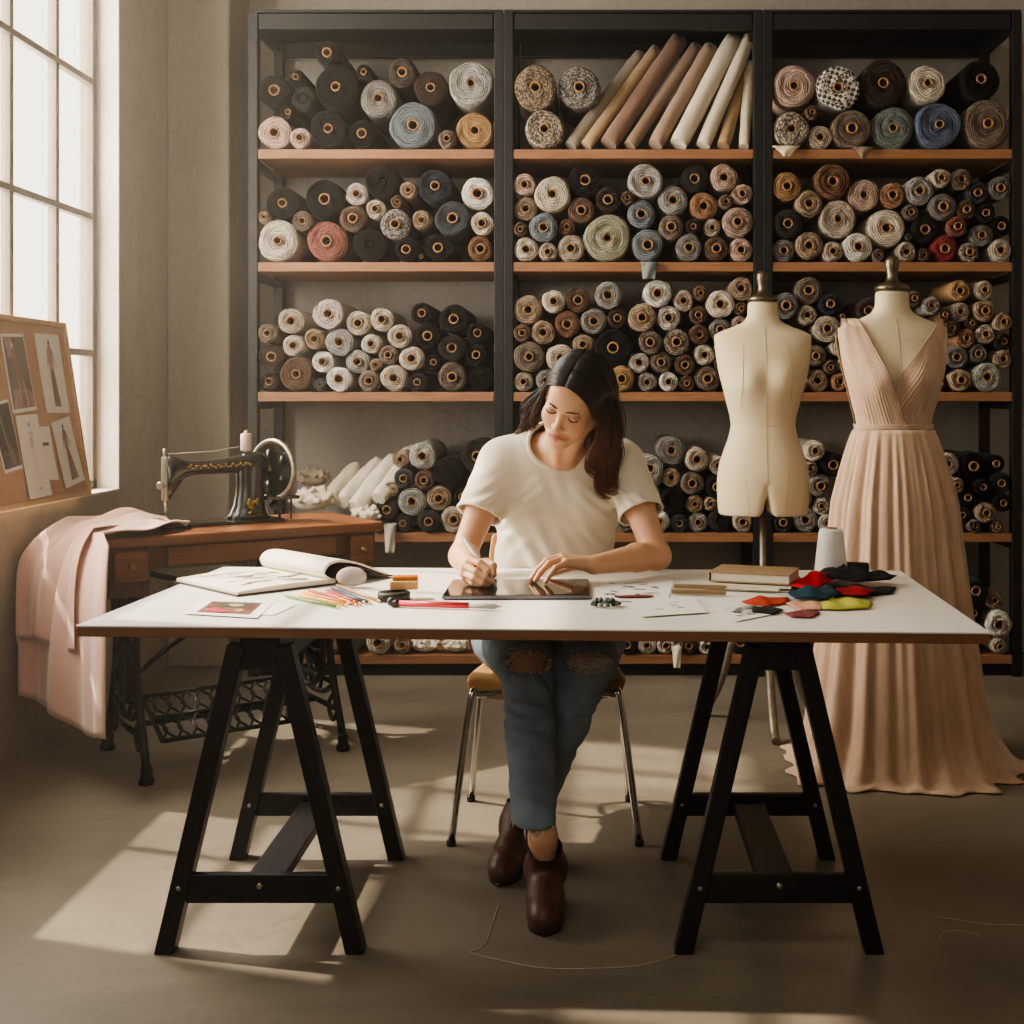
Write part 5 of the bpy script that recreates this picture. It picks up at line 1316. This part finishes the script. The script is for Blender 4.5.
# head
hell(0, -.014, .040, (.072, .090, .077), .02)
hell(0, .022, -.030, (.060, .062, .083), .03)
for s in (-1, 1):
    hcap((s * .049, .0, -.052), (s * .010, .062, -.099), .018, .015, .035)
    hell(s * .036, .056, -.034, (.023, .020, .024), .025)
hell(0, .069, -.098, (.014, .014, .012), .02)
hcap((-.026, .076, .020), (.026, .076, .020), .010, .010, .016)
hell(0, .062, .052, (.045, .03, .035), .03)
for s in (-1, 1):
    hell(s * .032, .092, -.002, (.019, .012, .010), .014, True)
    hell(s * .032, .070, -.003, (.0155, .0145, .0125), .003)
hcap((0, .077, .010), (0, .094, -.033), .0062, .0080, .012)
hell(0, .0965, -.0385, (.0102, .0105, .0090), .006)
for s in (-1, 1): hell(s * .0115, .0865, -.0425, (.0066, .008, .0062), .006)
hell(0, .078, -.075, (.026, .014, .016), .014)
hcap((-.021, .081, -.0725), (-.004, .0895, -.0690), .0028, .0044, .004); hcap((.021, .081, -.0725), (.004, .0895, -.0690), .0028, .0044, .004)
hcap((-.018, .081, -.0770), (0, .0882, -.0790), .0030, .0055, .004); hcap((.018, .081, -.0770), (0, .0882, -.0790), .0030, .0055, .004)
for s in (-1, 1): hell(s * .073, -.010, -.018, (.008, .018, .029), .006)
# arms
ELR, ELL = A3(463, 556, 3.52), A3(657, 556, 3.50)
WRR, WRL = v3(-.337, 3.345, .801), v3(-.006, 3.355, .800)
for sh, el, wr in ((SHR, ELR, WRR), (SHL, ELL, WRL)):
    B_.cap(sh, sh * .55 + el * .45, .050, .045, .03); B_.cap(sh * .55 + el * .45, el, .045, .036, .02)
    m_ = el * .68 + wr * .32 + v3(0, 0, .004)
    B_.cap(el, m_, .037, .039, .015); B_.cap(m_, wr, .039, .0255, .012)
    B_.ell(el, (.037, .037, .036), None, .012)
def finger(pts, r0, r1): B_.chain([np.array(p, float) for p in pts], list(np.linspace(r0, r1, len(pts))), .0035)
def palm(wr, knuckles, r, k=.012):
    for p in knuckles: B_.cap(wr, np.array(p, float), r * 1.15, r * .92, k)
T = TABZ
# her left hand (image right): flat on the tablet, fingers spread toward image left
kn = [(-.094, 3.375, T + .056), (-.093, 3.352, T + .061), (-.088, 3.329, T + .058), (-.079, 3.308, T + .050)]
palm(WRL, kn, .0135)
finger([kn[0], (-.128, 3.366, T + .050), (-.152, 3.352, T + .029), (-.170, 3.342, T + .008)], .0104, .0070)
finger([kn[1], (-.131, 3.337, T + .053), (-.156, 3.322, T + .030), (-.172, 3.312, T + .008)], .0105, .0071)
finger([kn[2], (-.124, 3.309, T + .050), (-.146, 3.293, T + .028), (-.160, 3.283, T + .008)], .0100, .0068)
finger([kn[3], (-.106, 3.285, T + .041), (-.122, 3.270, T + .022), (-.132, 3.261, T + .007)], .0092, .0062)
B_.cap(WRL + v3(-.02, .012, -.004), v3(-.062, 3.392, T + .030), .014, .012, .012)
finger([(-.062, 3.392, T + .030), (-.094, 3.396, T + .018), (-.122, 3.388, T + .008)], .0115, .0075)
# her right hand (image left): pen grip, side of the hand resting on the tablet
tipp = np.array(on(497.5, 588, T + .001)); top_p = np.array(at(464, 538.5, 3.315)); pd = (top_p - tipp) / np.linalg.norm(top_p - tipp)
pg = lambda q: tipp + pd * q
RH = v3(.006, -.045, -.002); NL = len(kn)
kn = [np.array(p) + RH for p in [(-.334, 3.306, T + .068), (-.346, 3.296, T + .052), (-.349, 3.299, T + .034), (-.343, 3.309, T + .019)]]
palm(WRR, kn, .0145)
B_.cap(WRR + v3(.02, -.01, -.012), v3(-.312, 3.325, T + .030) + RH, .020, .019, .02)
g1 = pg(.040) + v3(-.004, -.009, .004)
finger([kn[0], v3(-.306, 3.258, T + .064) + RH, v3(-.284, 3.245, T + .046) + RH, g1], .0104, .0072)
g2 = pg(.034) + v3(-.012, .004, -.004)
finger([kn[1], v3(-.314, 3.247, T + .044) + RH, v3(-.290, 3.238, T + .030) + RH, v3(-.275, 3.242, T + .018) + RH], .0102, .0072)
finger([kn[2], v3(-.320, 3.250, T + .026) + RH, v3(-.297, 3.240, T + .015) + RH, v3(-.283, 3.247, T + .011) + RH], .0098, .0070)
finger([kn[3], v3(-.324, 3.266, T + .012) + RH, v3(-.306, 3.256, T + .010) + RH, v3(-.294, 3.262, T + .010) + RH], .0090, .0066)
B_.cap(WRR + v3(.018, -.014, .004), v3(-.294, 3.318, T + .058) + RH, .016, .0128, .012)
finger([v3(-.294, 3.318, T + .058) + RH, v3(-.274, 3.288, T + .054) + RH, pg(.048) + v3(.012, .004, .0)], .0120, .0084)

BV, BQ = B_.mesh(); BV = smooth_mesh(BV, BQ, 1, .4)
woman = thing('person', 'dark-haired woman in cream t-shirt and ripped jeans seated drawing on the tablet', 'person', (HIPC[0], HIPC[1], 0))
bo = finish('body', BV, BQ.tolist(), M_skin, woman)
# skin tint: lips, cheeks, knuckles
hl = to_head(BV); base = np.array(lin('#cda07f')); colr = np.tile(base, (len(BV), 1))
def segd(P, a, b_): a, b_ = np.array(a), np.array(b_); t = np.clip(((P - a) @ (b_ - a)) / ((b_ - a) @ (b_ - a)), 0, 1); return np.linalg.norm(P - a - t[:, None] * (b_ - a), axis=1)
def blend(w, c): global colr; w = np.clip(w, 0, 1)[:, None]; colr = colr * (1 - w) + np.array(lin(c)) * w
face = hl[:, 1] > .02
for s in (-1, 1):
    blend(np.exp(-(np.linalg.norm((hl - (s * .040, .07, -.036)) / (.024, .03, .02), axis=1)) ** 2) * .35 * face, '#c4725c')
    blend(np.exp(-(np.linalg.norm((hl - (s * .032, .084, -.001)) / (.017, .02, .009), axis=1)) ** 2) * .40 * face, '#9c6248')  # eyelid shading painted into the skin colour
dl = np.minimum.reduce([segd(hl, (s * .020, .082, -.0725), (s * .003, .0905, -.0690)) for s in (-1, 1)] + [segd(hl, (s * .016, .082, -.0775), (0, .0895, -.0790)) for s in (-1, 1)])
blend((.0070 - dl) / .0018 * face * .85, '#b25f5a')
dm = np.minimum.reduce([segd(hl, (s * .021, .085, -.0745), (0, .093, -.0742)) for s in (-1, 1)])
blend((.0026 - dm) / .0015 * .6 * face, '#6e2f2e')
blend(np.exp(-(np.linalg.norm((hl - (0, .1, -.043)) / .012, axis=1)) ** 2) * .25, '#c87f66')
at_ = bo.data.color_attributes.new('tint', 'FLOAT_COLOR', 'POINT')
at_.data.foreach_set('color', np.concatenate([colr, np.ones((len(BV), 1))], 1).astype(np.float32).ravel())
# brows and lashes follow the skin
def on_face(x, u, lift=.0005):
    f = .13
    while f > .02 and B_.sample(HL(x, f, u)) > 0: f -= .0008
    return HL(x, f + lift / HS + .0008, u)
M_brow = pm('brow_hair', '#33231b', .7, ns=300, na=.3)
for s in (-1, 1):
    P = [on_face(s * x, u) for x, u in ((.0135, .0185), (.021, .0215), (.030, .0232), (.037, .0212), (.0425, .0172))]
    MB().tube(catmull(P, 5), [.0013 + .0011 * math.sin(min(1, (i + 1) / 18) * PI) for i in range(21)], 6).build('eyebrow', M_brow, woman)
    P = [on_face(s * x, u) for x, u in ((.0175, -.0040), (.025, -.0072), (.033, -.0082), (.039, -.0068), (.0450, -.0038))]
    MB().tube(catmull(P, 5), [.0009 + .0014 * math.sin(min(1, (i + 2) / 16) * PI * .8) for i in range(21)], 6).build('eyelashes', M_brow, woman)
# nails
M_nail = pm('nail', '#cfa08c', .25, ns=50, na=.05)

# ---- t-shirt
M_tee = weave('cream_jersey', '#e0d7c4', .9, 800, na=.03, sheen=.25, bs=.12)
s = SDF((-.50, 3.35, .54), (.27, 4.02, 1.24), .004)
q = ((0, 1, 0), .70)
s.cap(v3(-.128, 3.80, .58), v3(-.126, 3.785, .74), .180, .172, .02, squash=q)
s.cap(v3(-.126, 3.785, .74), v3(-.118, 3.735, .90), .172, .170, .03, squash=q)
s.cap(v3(-.118, 3.735, .90), v3(-.108, 3.68, 1.03), .170, .158, .03, squash=((0, 1, 0), .64))
for e in (-1, 1): s.ell(v3(-.112 + e * .072, 3.635, .945), (.072, .062, .072), None, .06)
s.cap(SHR + v3(.035, .0, .006), SHL + v3(-.035, .0, .006), .060, .060, .05)
s.cap(NB + v3(-.03, .02, .0), SHR + v3(.02, .0, .012), .054, .054, .04); s.cap(NB + v3(.03, .02, .0), SHL + v3(-.02, .0, .012), .054, .054, .04)
SLR, SLL = SHR * .44 + ELR * .56, SHL * .46 + ELL * .54
dR, dL = (ELR - SHR) / np.linalg.norm(ELR - SHR), (ELL - SHL) / np.linalg.norm(ELL - SHL)
s.cap(SHR, SLR, .061, .066, .04); s.cap(SHL, SLL, .061, .065, .04)
TV, TQ = s.mesh(); TV = smooth_mesh(TV, TQ, 3)
def normals(V, Q):
    n = np.cross(V[Q[:, 2]] - V[Q[:, 0]], V[Q[:, 3]] - V[Q[:, 1]]); o = np.zeros_like(V)
    for i in range(4): np.add.at(o, Q[:, i], n)
    return o / (np.linalg.norm(o, axis=1)[:, None] + 1e-12)
nrm = normals(TV, TQ); X, Y, Z = TV.T
def wr(c, ang, wl, R, a):                 # a fan of soft creases around a point in the front plane
    dx, dz = X - c[0], Z - c[2]; rr = np.hypot(dx, dz); k = dx * math.cos(ang) + dz * math.sin(ang)
    return a * np.sin(k * 2 * PI / wl + 2.2 * np.sin(dz * 14 + dx * 9)) * np.exp(-(rr / R) ** 2)
dsp = wr(SHR + v3(.045, 0, -.10), 2.3, .036, .065, .0040) + wr(SHL + v3(-.035, 0, -.10), .8, .036, .065, .0040)
dsp += wr(v3(-.15, 0, .80), .25, .070, .13, .0042) + wr(v3(-.23, 0, .85), 2.6, .050, .07, .0030) + wr(v3(-.01, 0, .83), .45, .050, .08, .0030) + wr(v3(-.12, 0, 1.0), .15, .06, .06, .0014)
dsp += wr(SLR, 2.0, .035, .07, .0035) + wr(SLL, 1.1, .035, .07, .0035)
dsp += .0022 * np.sin(X * 60 + 3 * np.sin(Z * 16)) * np.clip((.92 - Z) / .2, 0, 1)
TV = TV + nrm * dsp[:, None]
NHC = A3(560, 441, 3.585); NHR = v3(.091, .125, .080)
def beyond(P0, d_, rad): q_ = TV - P0; a_ = q_ @ d_; return (a_ > 0) & (np.linalg.norm(q_ - a_[:, None] * d_, axis=1) < rad)
keep = ~beyond(SLR, dR, .092) & ~beyond(SLL, dL, .092)
keep &= np.linalg.norm((TV - NHC) / NHR, axis=1) > 1; keep &= TV[:, 2] > .575
TV, TQ = prune(TV, TQ, keep)
lp = loops(TQ)
for L in lp:
    P = TV[L]; TV[L] = relax_loop(P, 10)
tee = finish('t_shirt', TV, TQ.tolist(), M_tee, woman, solid=.003)
for L in lp:
    P = TV[L]; c = P.mean(0)
    if c[2] < .62: continue
    isn = np.linalg.norm(c - NHC) < .09
    P = relax_loop(P, 12); P = np.concatenate([P, P[:2]])
    mb = MB().tube([tuple(p) for p in P[::2]], .0075 if isn else .0036, 8, flat=(1, .55) if isn else None)
    mb.build('collar' if isn else 'sleeve_hem', M_tee, tee)

# ---- jeans
M_denim, nt, b = new_mat('washed_denim')
v = coords(nt); f = noise(nt, v, 7, 4); g = noise(nt, coords(nt, (900, 900, 160)), 1, 2); wv_ = noise(nt, coords(nt, (1, 1, .35)), 60, 3)
c = ramp(nt, f, [(.3, lin('#65757f')), (.72, lin('#94a4ae'))]); c = mixc(nt, mathn(nt, 'MULTIPLY', g, .5), c, lin('#a9b6bf')); c = mixc(nt, mathn(nt, 'MULTIPLY', wv_, .35), c, lin('#2f3b46'))
nt.links.new(c, b.inputs['Base Color']); b.inputs['Roughness'].default_value = .88; b.inputs['Specular IOR Level'].default_value = .2; bump(nt, b, g, .3, .002)
M_fray = pm('frayed_cotton', '#d6ccbc', .9, ns=80)
s = SDF((-.42, 2.88, .10), (.14, 4.05, .78), .004)
s.cap(HIPC + v3(-.055, .02, .02), HIPC + v3(.055, .02, .02), .118, .118, .05); s.cap(HIPC + v3(-.02, .0, .04), HIPC + v3(.02, -.0, .13), .135, .13, .04, squash=((0, 1, 0), .8))
hmR, hmL = A3(534, 816, 3.06), A3(534, 800, 3.37)
for hip, kn_, hm, r2 in ((HIPC + v3(-.085, -.02, -.015), KR, hmR, .054), (HIPC + v3(.085, -.02, -.015), KL, hmL, .052)):
    s.cap(hip + v3(-.02 if hip[0] < HIPC[0] else .02, -.03, 0), kn_ + v3(0, .02, .0), .128, .074, .04); s.cap(kn_, kn_ * .55 + hm * .45, .068, .062, .03); s.cap(kn_ * .55 + hm * .45, hm + (hm - kn_) * .04, .062, r2, .02)
    s.ell(kn_ + v3(0, -.008, .002), (.068, .064, .066), None, .02)
JV, JQ = s.mesh(); JV = smooth_mesh(JV, JQ, 2); nrm = normals(JV, JQ); X, Y, Z = JV.T
dsp = .0022 * np.exp(-((Z - .42) / .05) ** 2) * np.sin(Z * 210 + X * 30) + .0016 * np.sin(Z * 70 + 4 * np.sin(X * 22 + Y * 9)) * np.clip((.50 - Z) / .1, 0, 1) + .004 * np.exp(-((Z - .50) / .05) ** 2) * np.sin(Y * 90 + X * 30) + .0018 * np.exp(-((Z - .27) / .06) ** 2) * np.sin(Z * 150 + X * 40)
JV = JV + nrm * dsp[:, None]
px_ = CX + JV[:, 0] / JV[:, 1] * FPX; py_ = CY + (CAM_H - JV[:, 2]) / JV[:, 1] * FPX
jit = 1 + .10 * np.sin(px_ * 1.7) * np.cos(py_ * 1.3)
fr_ = JV[:, 1] < 3.52
h1 = fr_ & ((((px_ - 528.5) / 20.5) ** 4 + ((py_ - 662) / 10.5) ** 4) < jit); h2 = fr_ & ((((px_ - 590.5) / 20) ** 4 + ((py_ - 662) / 8.5) ** 4) < jit)
near = np.minimum(np.linalg.norm(JV - hmR, axis=1), np.linalg.norm(JV - hmL, axis=1))
keep = ~(h1 | h2)
for hm, kn_ in ((hmR, KR), (hmL, KL)):
    d_ = v3(0, .22, -.97); keep &= ~((((JV - hm) @ d_) > 0.0) & (np.linalg.norm(JV - hm, axis=1) < .16))
JV0 = JV; JV, JQ = prune(JV, JQ, keep)
for L in loops(JQ):
    if JV[L][:, 2].mean() < .3: JV[L] = relax_loop(JV[L], 8)
jeans = finish('jeans', JV, JQ.tolist(), M_denim, woman, solid=.003)
rj = random.Random(4); mb = MB()
def jsurf(px, py):                        # nearest denim (uncut) front point under a photo pixel
    d2 = (px_ - px) ** 2 + (py_ - py) ** 2 + (JV0[:, 1] - 3.3) ** 2 * 50; return JV0[np.argmin(d2)] + v3(0, -.002, 0)
for cy in np.linspace(656, 669, 9):       # white weft threads left across the knee rip
    P = [jsurf(570 + 40 * t, cy + 3 * math.sin(t * 3) + rj.uniform(-1.5, 1.5)) for t in np.linspace(0, 1, 9)]; mb.tube(catmull(P, 2), .0019, 4)
for cx, cy, rx, ry in ((528.5, 662, 21, 11), (590.5, 662, 21, 9.5)):
    for k in range(90):
        a = rj.uniform(0, 2 * PI); p = jsurf(cx + rx * math.cos(a), cy + ry * math.sin(a)); mb.tube([p, p + v3(rj.uniform(-.006, .006), -.003, rj.uniform(-.006, .004)), p + v3(rj.uniform(-.009, .009), -.002, rj.uniform(-.012, .004))], .0012, 4)
hemv = [i for L in loops(JQ) for i in L if JV[i, 2] < .3]
for hm in (0, 1):
    for k in range(50):
        p = JV[rj.choice(hemv)]; mb.tube([p, p + v3(rj.uniform(-.004, .004), rj.uniform(-.003, .003), -rj.uniform(.008, .024))], .0011, 4)
for k in range(60):
    p = jsurf(500 + 14 * rj.random() + 8 * rj.random(), 646 + 8 * rj.random()); mb.tube([p, p + v3(rj.uniform(-.012, .012), -.001, rj.uniform(-.003, .003))], .0008, 4)
fr_o = mb.build('frayed_thread', M_fray, jeans); fr_o['kind'] = 'stuff'
sm_ = MB()
for kn_, hm in ((KR, hmR),):
    pts = []
    for t in np.linspace(.2, .97, 14):
        c_ = kn_ * (1 - t) + hm * t; pts.append(c_ + v3(-(.063 - .010 * t), -.014, 0))
    sm_.tube(pts, .0015, 5)
sm_.build('side_seam', pm('denim_seam', '#34404a', .9), jeans)

# ---- ankle boots
M_boot = pm('brown_leather', '#4f2d20', .50, ns=9, na=.25, coat=.05, bs=.05)
M_sole = pm('dark_sole', '#1c1512', .6, ns=40)
def boot(top, heel, toe, label):
    """top: shaft opening; heel, toe: points on the floor"""
    top, heel, toe = (np.array(p, float) for p in (top, heel, toe)); d = toe - heel; L = np.linalg.norm(d); d /= L; sd = np.cross(d, (0, 0, 1)); sd /= np.linalg.norm(sd)
    P = lambda a, z, e=0: heel + d * a * L + sd * e + v3(0, 0, z)
    s = SDF(np.minimum(np.minimum(top, heel), toe) - .09, np.maximum(np.maximum(top, heel), toe) + .09, .003)
    s.cap(top + (top - P(.2, .09)) * .25, P(.20, .090), .040, .042, .02)
    s.cap(P(.14, .080), P(.20, .100), .036, .044, .03)
    s.cap(P(.20, .085), P(.55, .050), .043, .036, .03); s.cap(P(.52, .046), P(.80, .034), .040, .037, .03); s.cap(P(.78, .034), P(.88, .030), .037, .030, .02)
    s.field(lambda X, Y, Z: .012 + .026 * np.clip(1 - ((X - heel[0]) * d[0] + (Y - heel[1]) * d[1]) / (.45 * L), 0, 1) - Z, s.lo, s.lo + s.n * s.h, .004, True) if False else None
    def under(X, Y, Z):
        t = ((X - heel[0]) * d[0] + (Y - heel[1]) * d[1]) / L; return Z - (.010 + .030 * np.clip((.45 - t) / .25, 0, 1))
    s.field(under, s.lo, s.lo + s.n * s.h, .004, True)
    V, Q = s.mesh(); V = smooth_mesh(V, Q, 2)
    ax = top - P(.2, .09); ax /= np.linalg.norm(ax); V, Q = prune(V, Q, ~(((V - top) @ ax) > .002))
    o = finish('ankle_boot', V, Q.tolist(), M_boot, woman, solid=.003); o['label'] = label
    for L_p in loops(Q)[:1]:
        pp = relax_loop(V[L_p], 8); MB().tube([tuple(p) for p in np.concatenate([pp, pp[:2]])[::2]], .0024, 6).build('top_binding', M_sole, o)
    out = []
    for t in np.linspace(0, 1, 26): out.append((t, .034 + .008 * math.sin(min(1, t * 1.1) * PI) - .034 * max(0, (t - .80) / .20) ** 2 - .012 * max(0, (.12 - t) / .12) ** 2))
    rings = []
    for z0 in (0, 1):
        ring = [P(t * .99 + .005, (.001 + z0 * .011) + (.030 * min(1, max(0, (.45 - t) / .25))) * 1.0, w_ * 1.04) for t, w_ in out] + [P(t * .99 + .005, (.001 + z0 * .011) + (.030 * min(1, max(0, (.45 - t) / .25))), -w_ * 1.04) for t, w_ in reversed(out)]
        rings.append([tuple(p) for p in ring])
    MB().ring_loft(rings, True, True).build('sole', M_sole, o)
    hp = [(.03, .020), (.06, .028), (.14, .033), (.21, .031), (.23, .026)]
    rg = [[tuple(P(t, z, w_ * k)) for t, w_ in hp] + [tuple(P(t, z, -w_ * k)) for t, w_ in reversed(hp)] for z, k in ((.001, .88), (.031, 1.0))]
    MB().ring_loft(rg, True, True).build('heel', M_sole, o)
fz = lambda px, py: np.array(on(px, py, 0.))
boot(A3(545, 848, 3.02), fz(546, 898), fz(544.5, 938), 'brown ankle boot in front')
boot(HEL + v3(.004, -.015, .150), HEL + v3(.006, .03, 0), fz(498, 888), 'brown ankle boot behind, toe turned outward')

# ---- hair
M_hair, nt, b = new_mat('dark_hair')
geo = N(nt, 'ShaderNodeNewGeometry'); sp_n = N(nt, 'ShaderNodeSeparateXYZ'); nt.links.new(geo.outputs['Position'], sp_n.inputs[0])
oi = noise(nt, coords(nt, (1, 1, .25)), 130, 3)
gz = mathn(nt, 'ADD', mathn(nt, 'MULTIPLY_ADD', sp_n.outputs[2], -3.6, 4.88), mathn(nt, 'MULTIPLY_ADD', oi, 1.1, -.55))
nt.links.new(ramp(nt, gz, [(.05, lin('#17110f')), (.45, lin('#241813')), (.95, lin('#5a3625'))]), b.inputs['Base Color'])
b.inputs['Roughness'].default_value = .45; b.inputs['Specular IOR Level'].default_value = .32
hv = SDF(np.array(HO) - v3(.22, .24, .34), np.array(HO) + v3(.24, .32, .22), .004)
hv.ell(HL(0, -.018, .040), np.array((.078, .095, .080)) * HS, HR, .01)
hv.ell(HL(-.002, .088, -.022), np.array((.0635, .066, .103)) * HS, HR, .01, True)
def hch(pts, rs): hv.chain([A3(*p) for p in pts], rs, .02)
hch([(594, 376, 3.45), (604, 400, 3.455), (607, 428, 3.485), (604, 456, 3.535), (603, 474, 3.56)], [.022, .026, .024, .016, .006])
hch([(601, 398, 3.41), (602, 428, 3.43), (597, 450, 3.48)], [.010, .011, .008])
hch([(546, 392, 3.475), (541, 404, 3.50), (536, 418, 3.54)], [.012, .014, .010])
hch([(588, 420, 3.50), (592, 448, 3.56)], [.022, .018])
hch([(572, 385, 3.50), (574, 412, 3.55), (574, 432, 3.58)], [.055, .058, .05])
VV, VQ = hv.mesh(); VV = smooth_mesh(VV, VQ, 3)
hair_v, hair_q = VV, VQ
def W(*p): return Vector(A3(*p))
def H(*p): return Vector(HL(*p))
RG = [[H(-.008, .080, .086), H(.026, .080, .078), H(.056, .064, .046), H(.0735, .046, .0), W(597.5, 424, 3.375), W(592, 447, 3.425), W(589, 465, 3.485), W(595, 481, 3.53), W(602, 492, 3.55)],
      [H(-.008, .058, .110), H(.036, .055, .104), H(.074, .036, .062), W(604, 398, 3.385), W(606, 425, 3.405), W(602, 452, 3.46), W(597, 474, 3.52), W(603, 488, 3.545), W(612, 497, 3.555)],
      [H(-.008, .01, .132), H(.046, .0, .122), H(.086, -.01, .066), W(615, 396, 3.44), W(618, 425, 3.47), W(615, 452, 3.50), W(609, 472, 3.54), W(606, 486, 3.555), W(615, 494, 3.565)],
      [H(-.008, -.06, .125), H(.046, -.07, .108), H(.084, -.07, .05), W(615, 402, 3.51), W(620, 430, 3.54), W(620, 450, 3.56), W(613, 466, 3.575), W(612, 480, 3.58), W(606, 490, 3.58)]]
LG = [[H(-.008, .080, .086), H(-.038, .076, .074), H(-.062, .050, .048), H(-.074, .024, .020), W(540, 396, 3.425), W(538, 412, 3.465), W(533, 426, 3.515), W(525, 434, 3.54)],
      [H(-.008, .045, .118), H(-.048, .045, .098), H(-.076, .015, .055), H(-.083, -.012, .014), W(537, 399, 3.465), W(532, 415, 3.51), W(527, 426, 3.545), W(519, 431, 3.555)],
      [H(-.008, -.05, .13), H(-.05, -.05, .11), H(-.082, -.05, .05), H(-.086, -.05, .0), W(531, 398, 3.51), W(526, 414, 3.545), W(523, 427, 3.565), W(527, 438, 3.57)]]
def resample(P, n):
    L = [0]
    for a, b_ in zip(P, P[1:]): L.append(L[-1] + (b_ - a).length)
    out = []
    for i in range(n):
        t = L[-1] * i / (n - 1); k = next((j for j in range(len(L) - 1) if L[j + 1] >= t - 1e-9), len(L) - 2); f = (t - L[k]) / max(L[k + 1] - L[k], 1e-9); out.append(P[k].lerp(P[k + 1], f))
    return out
NS = 26
RG = [resample(catmull(g, 8), NS) for g in RG]; LG = [resample(catmull(g, 8), NS) for g in LG]
rh = random.Random(21); hm_ = MB(); hm_.add(hair_v.tolist(), hair_q.tolist())
cr_r = np.array((.080, .097, .082)); cr_c = np.array((0, -.018, .040))
def strand(G, v, r, wild, seed_ph):
    k = min(int(v * (len(G) - 1)), len(G) - 2); f = v * (len(G) - 1) - k; pts = []
    jx, jy = rh.gauss(0, wild), rh.gauss(0, wild)
    for i in range(NS):
        t = i / (NS - 1); p = G[k][i].lerp(G[k + 1][i], f)
        w_ = max(0, t - .30); a = .0140 * w_ * 1.9
        p = p + Vector((a * math.sin(t * 15 + seed_ph) + jx * t, jy * t - .003 * wild, a * .5 * math.cos(t * 13 + seed_ph)))
        q_ = (to_head(np.array(p)[None])[0] - cr_c) / cr_r; n_ = np.linalg.norm(q_)
        lift = 1.004 + rh.uniform(0, .004)
        if n_ < lift and q_[2] > -.35: p = Vector(HL(*(cr_c + q_ / n_ * lift * cr_r)))
        pts.append(p)
    cut = NS - int(rh.random() ** 2 * 7); pts = pts[:cut]
    hm_.tube(pts, [r * (.55 + .45 * min(1, t * 6)) * (1 - .85 * max(0, t - .72) / .28) for t in np.linspace(0, 1, len(pts))], 5)
for k in range(520):
    v_ = rh.random() ** .85; strand(RG, v_, rh.uniform(.0012, .0026), .0060, round(v_ * 7) * 1.1 + rh.uniform(-.5, .5))
for k in range(300):
    v_ = rh.random(); strand(LG, v_, rh.uniform(.0011, .0024), .0050, round(v_ * 6) * 1.2 + rh.uniform(-.5, .5))
for k in range(70): strand(RG if k % 3 else LG, rh.random(), .0008, .008, rh.uniform(-2, 2))
hm_.build('hair', M_hair, woman)

# ---- pen in her right hand
pen = thing('stylus', 'white stylus held in her right hand above the tablet', 'pen', tuple(tipp))
Lp = np.linalg.norm(top_p - tipp); r = .0052
MB().tube([pg(.0), pg(.006), pg(.016)], [.0009, .0020, .0042], 12).build('nib', pm('stylus_nib', '#b9b6b2', .4), pen)
MB().tube([pg(.016), pg(.028), pg(.04), pg(Lp - .012), pg(Lp - .003), pg(Lp)], [.0042, .0050, r, r, r * .85, r * .4], 14).build('barrel', pm('stylus_white', '#cfcac4', .3, na=.02), pen)
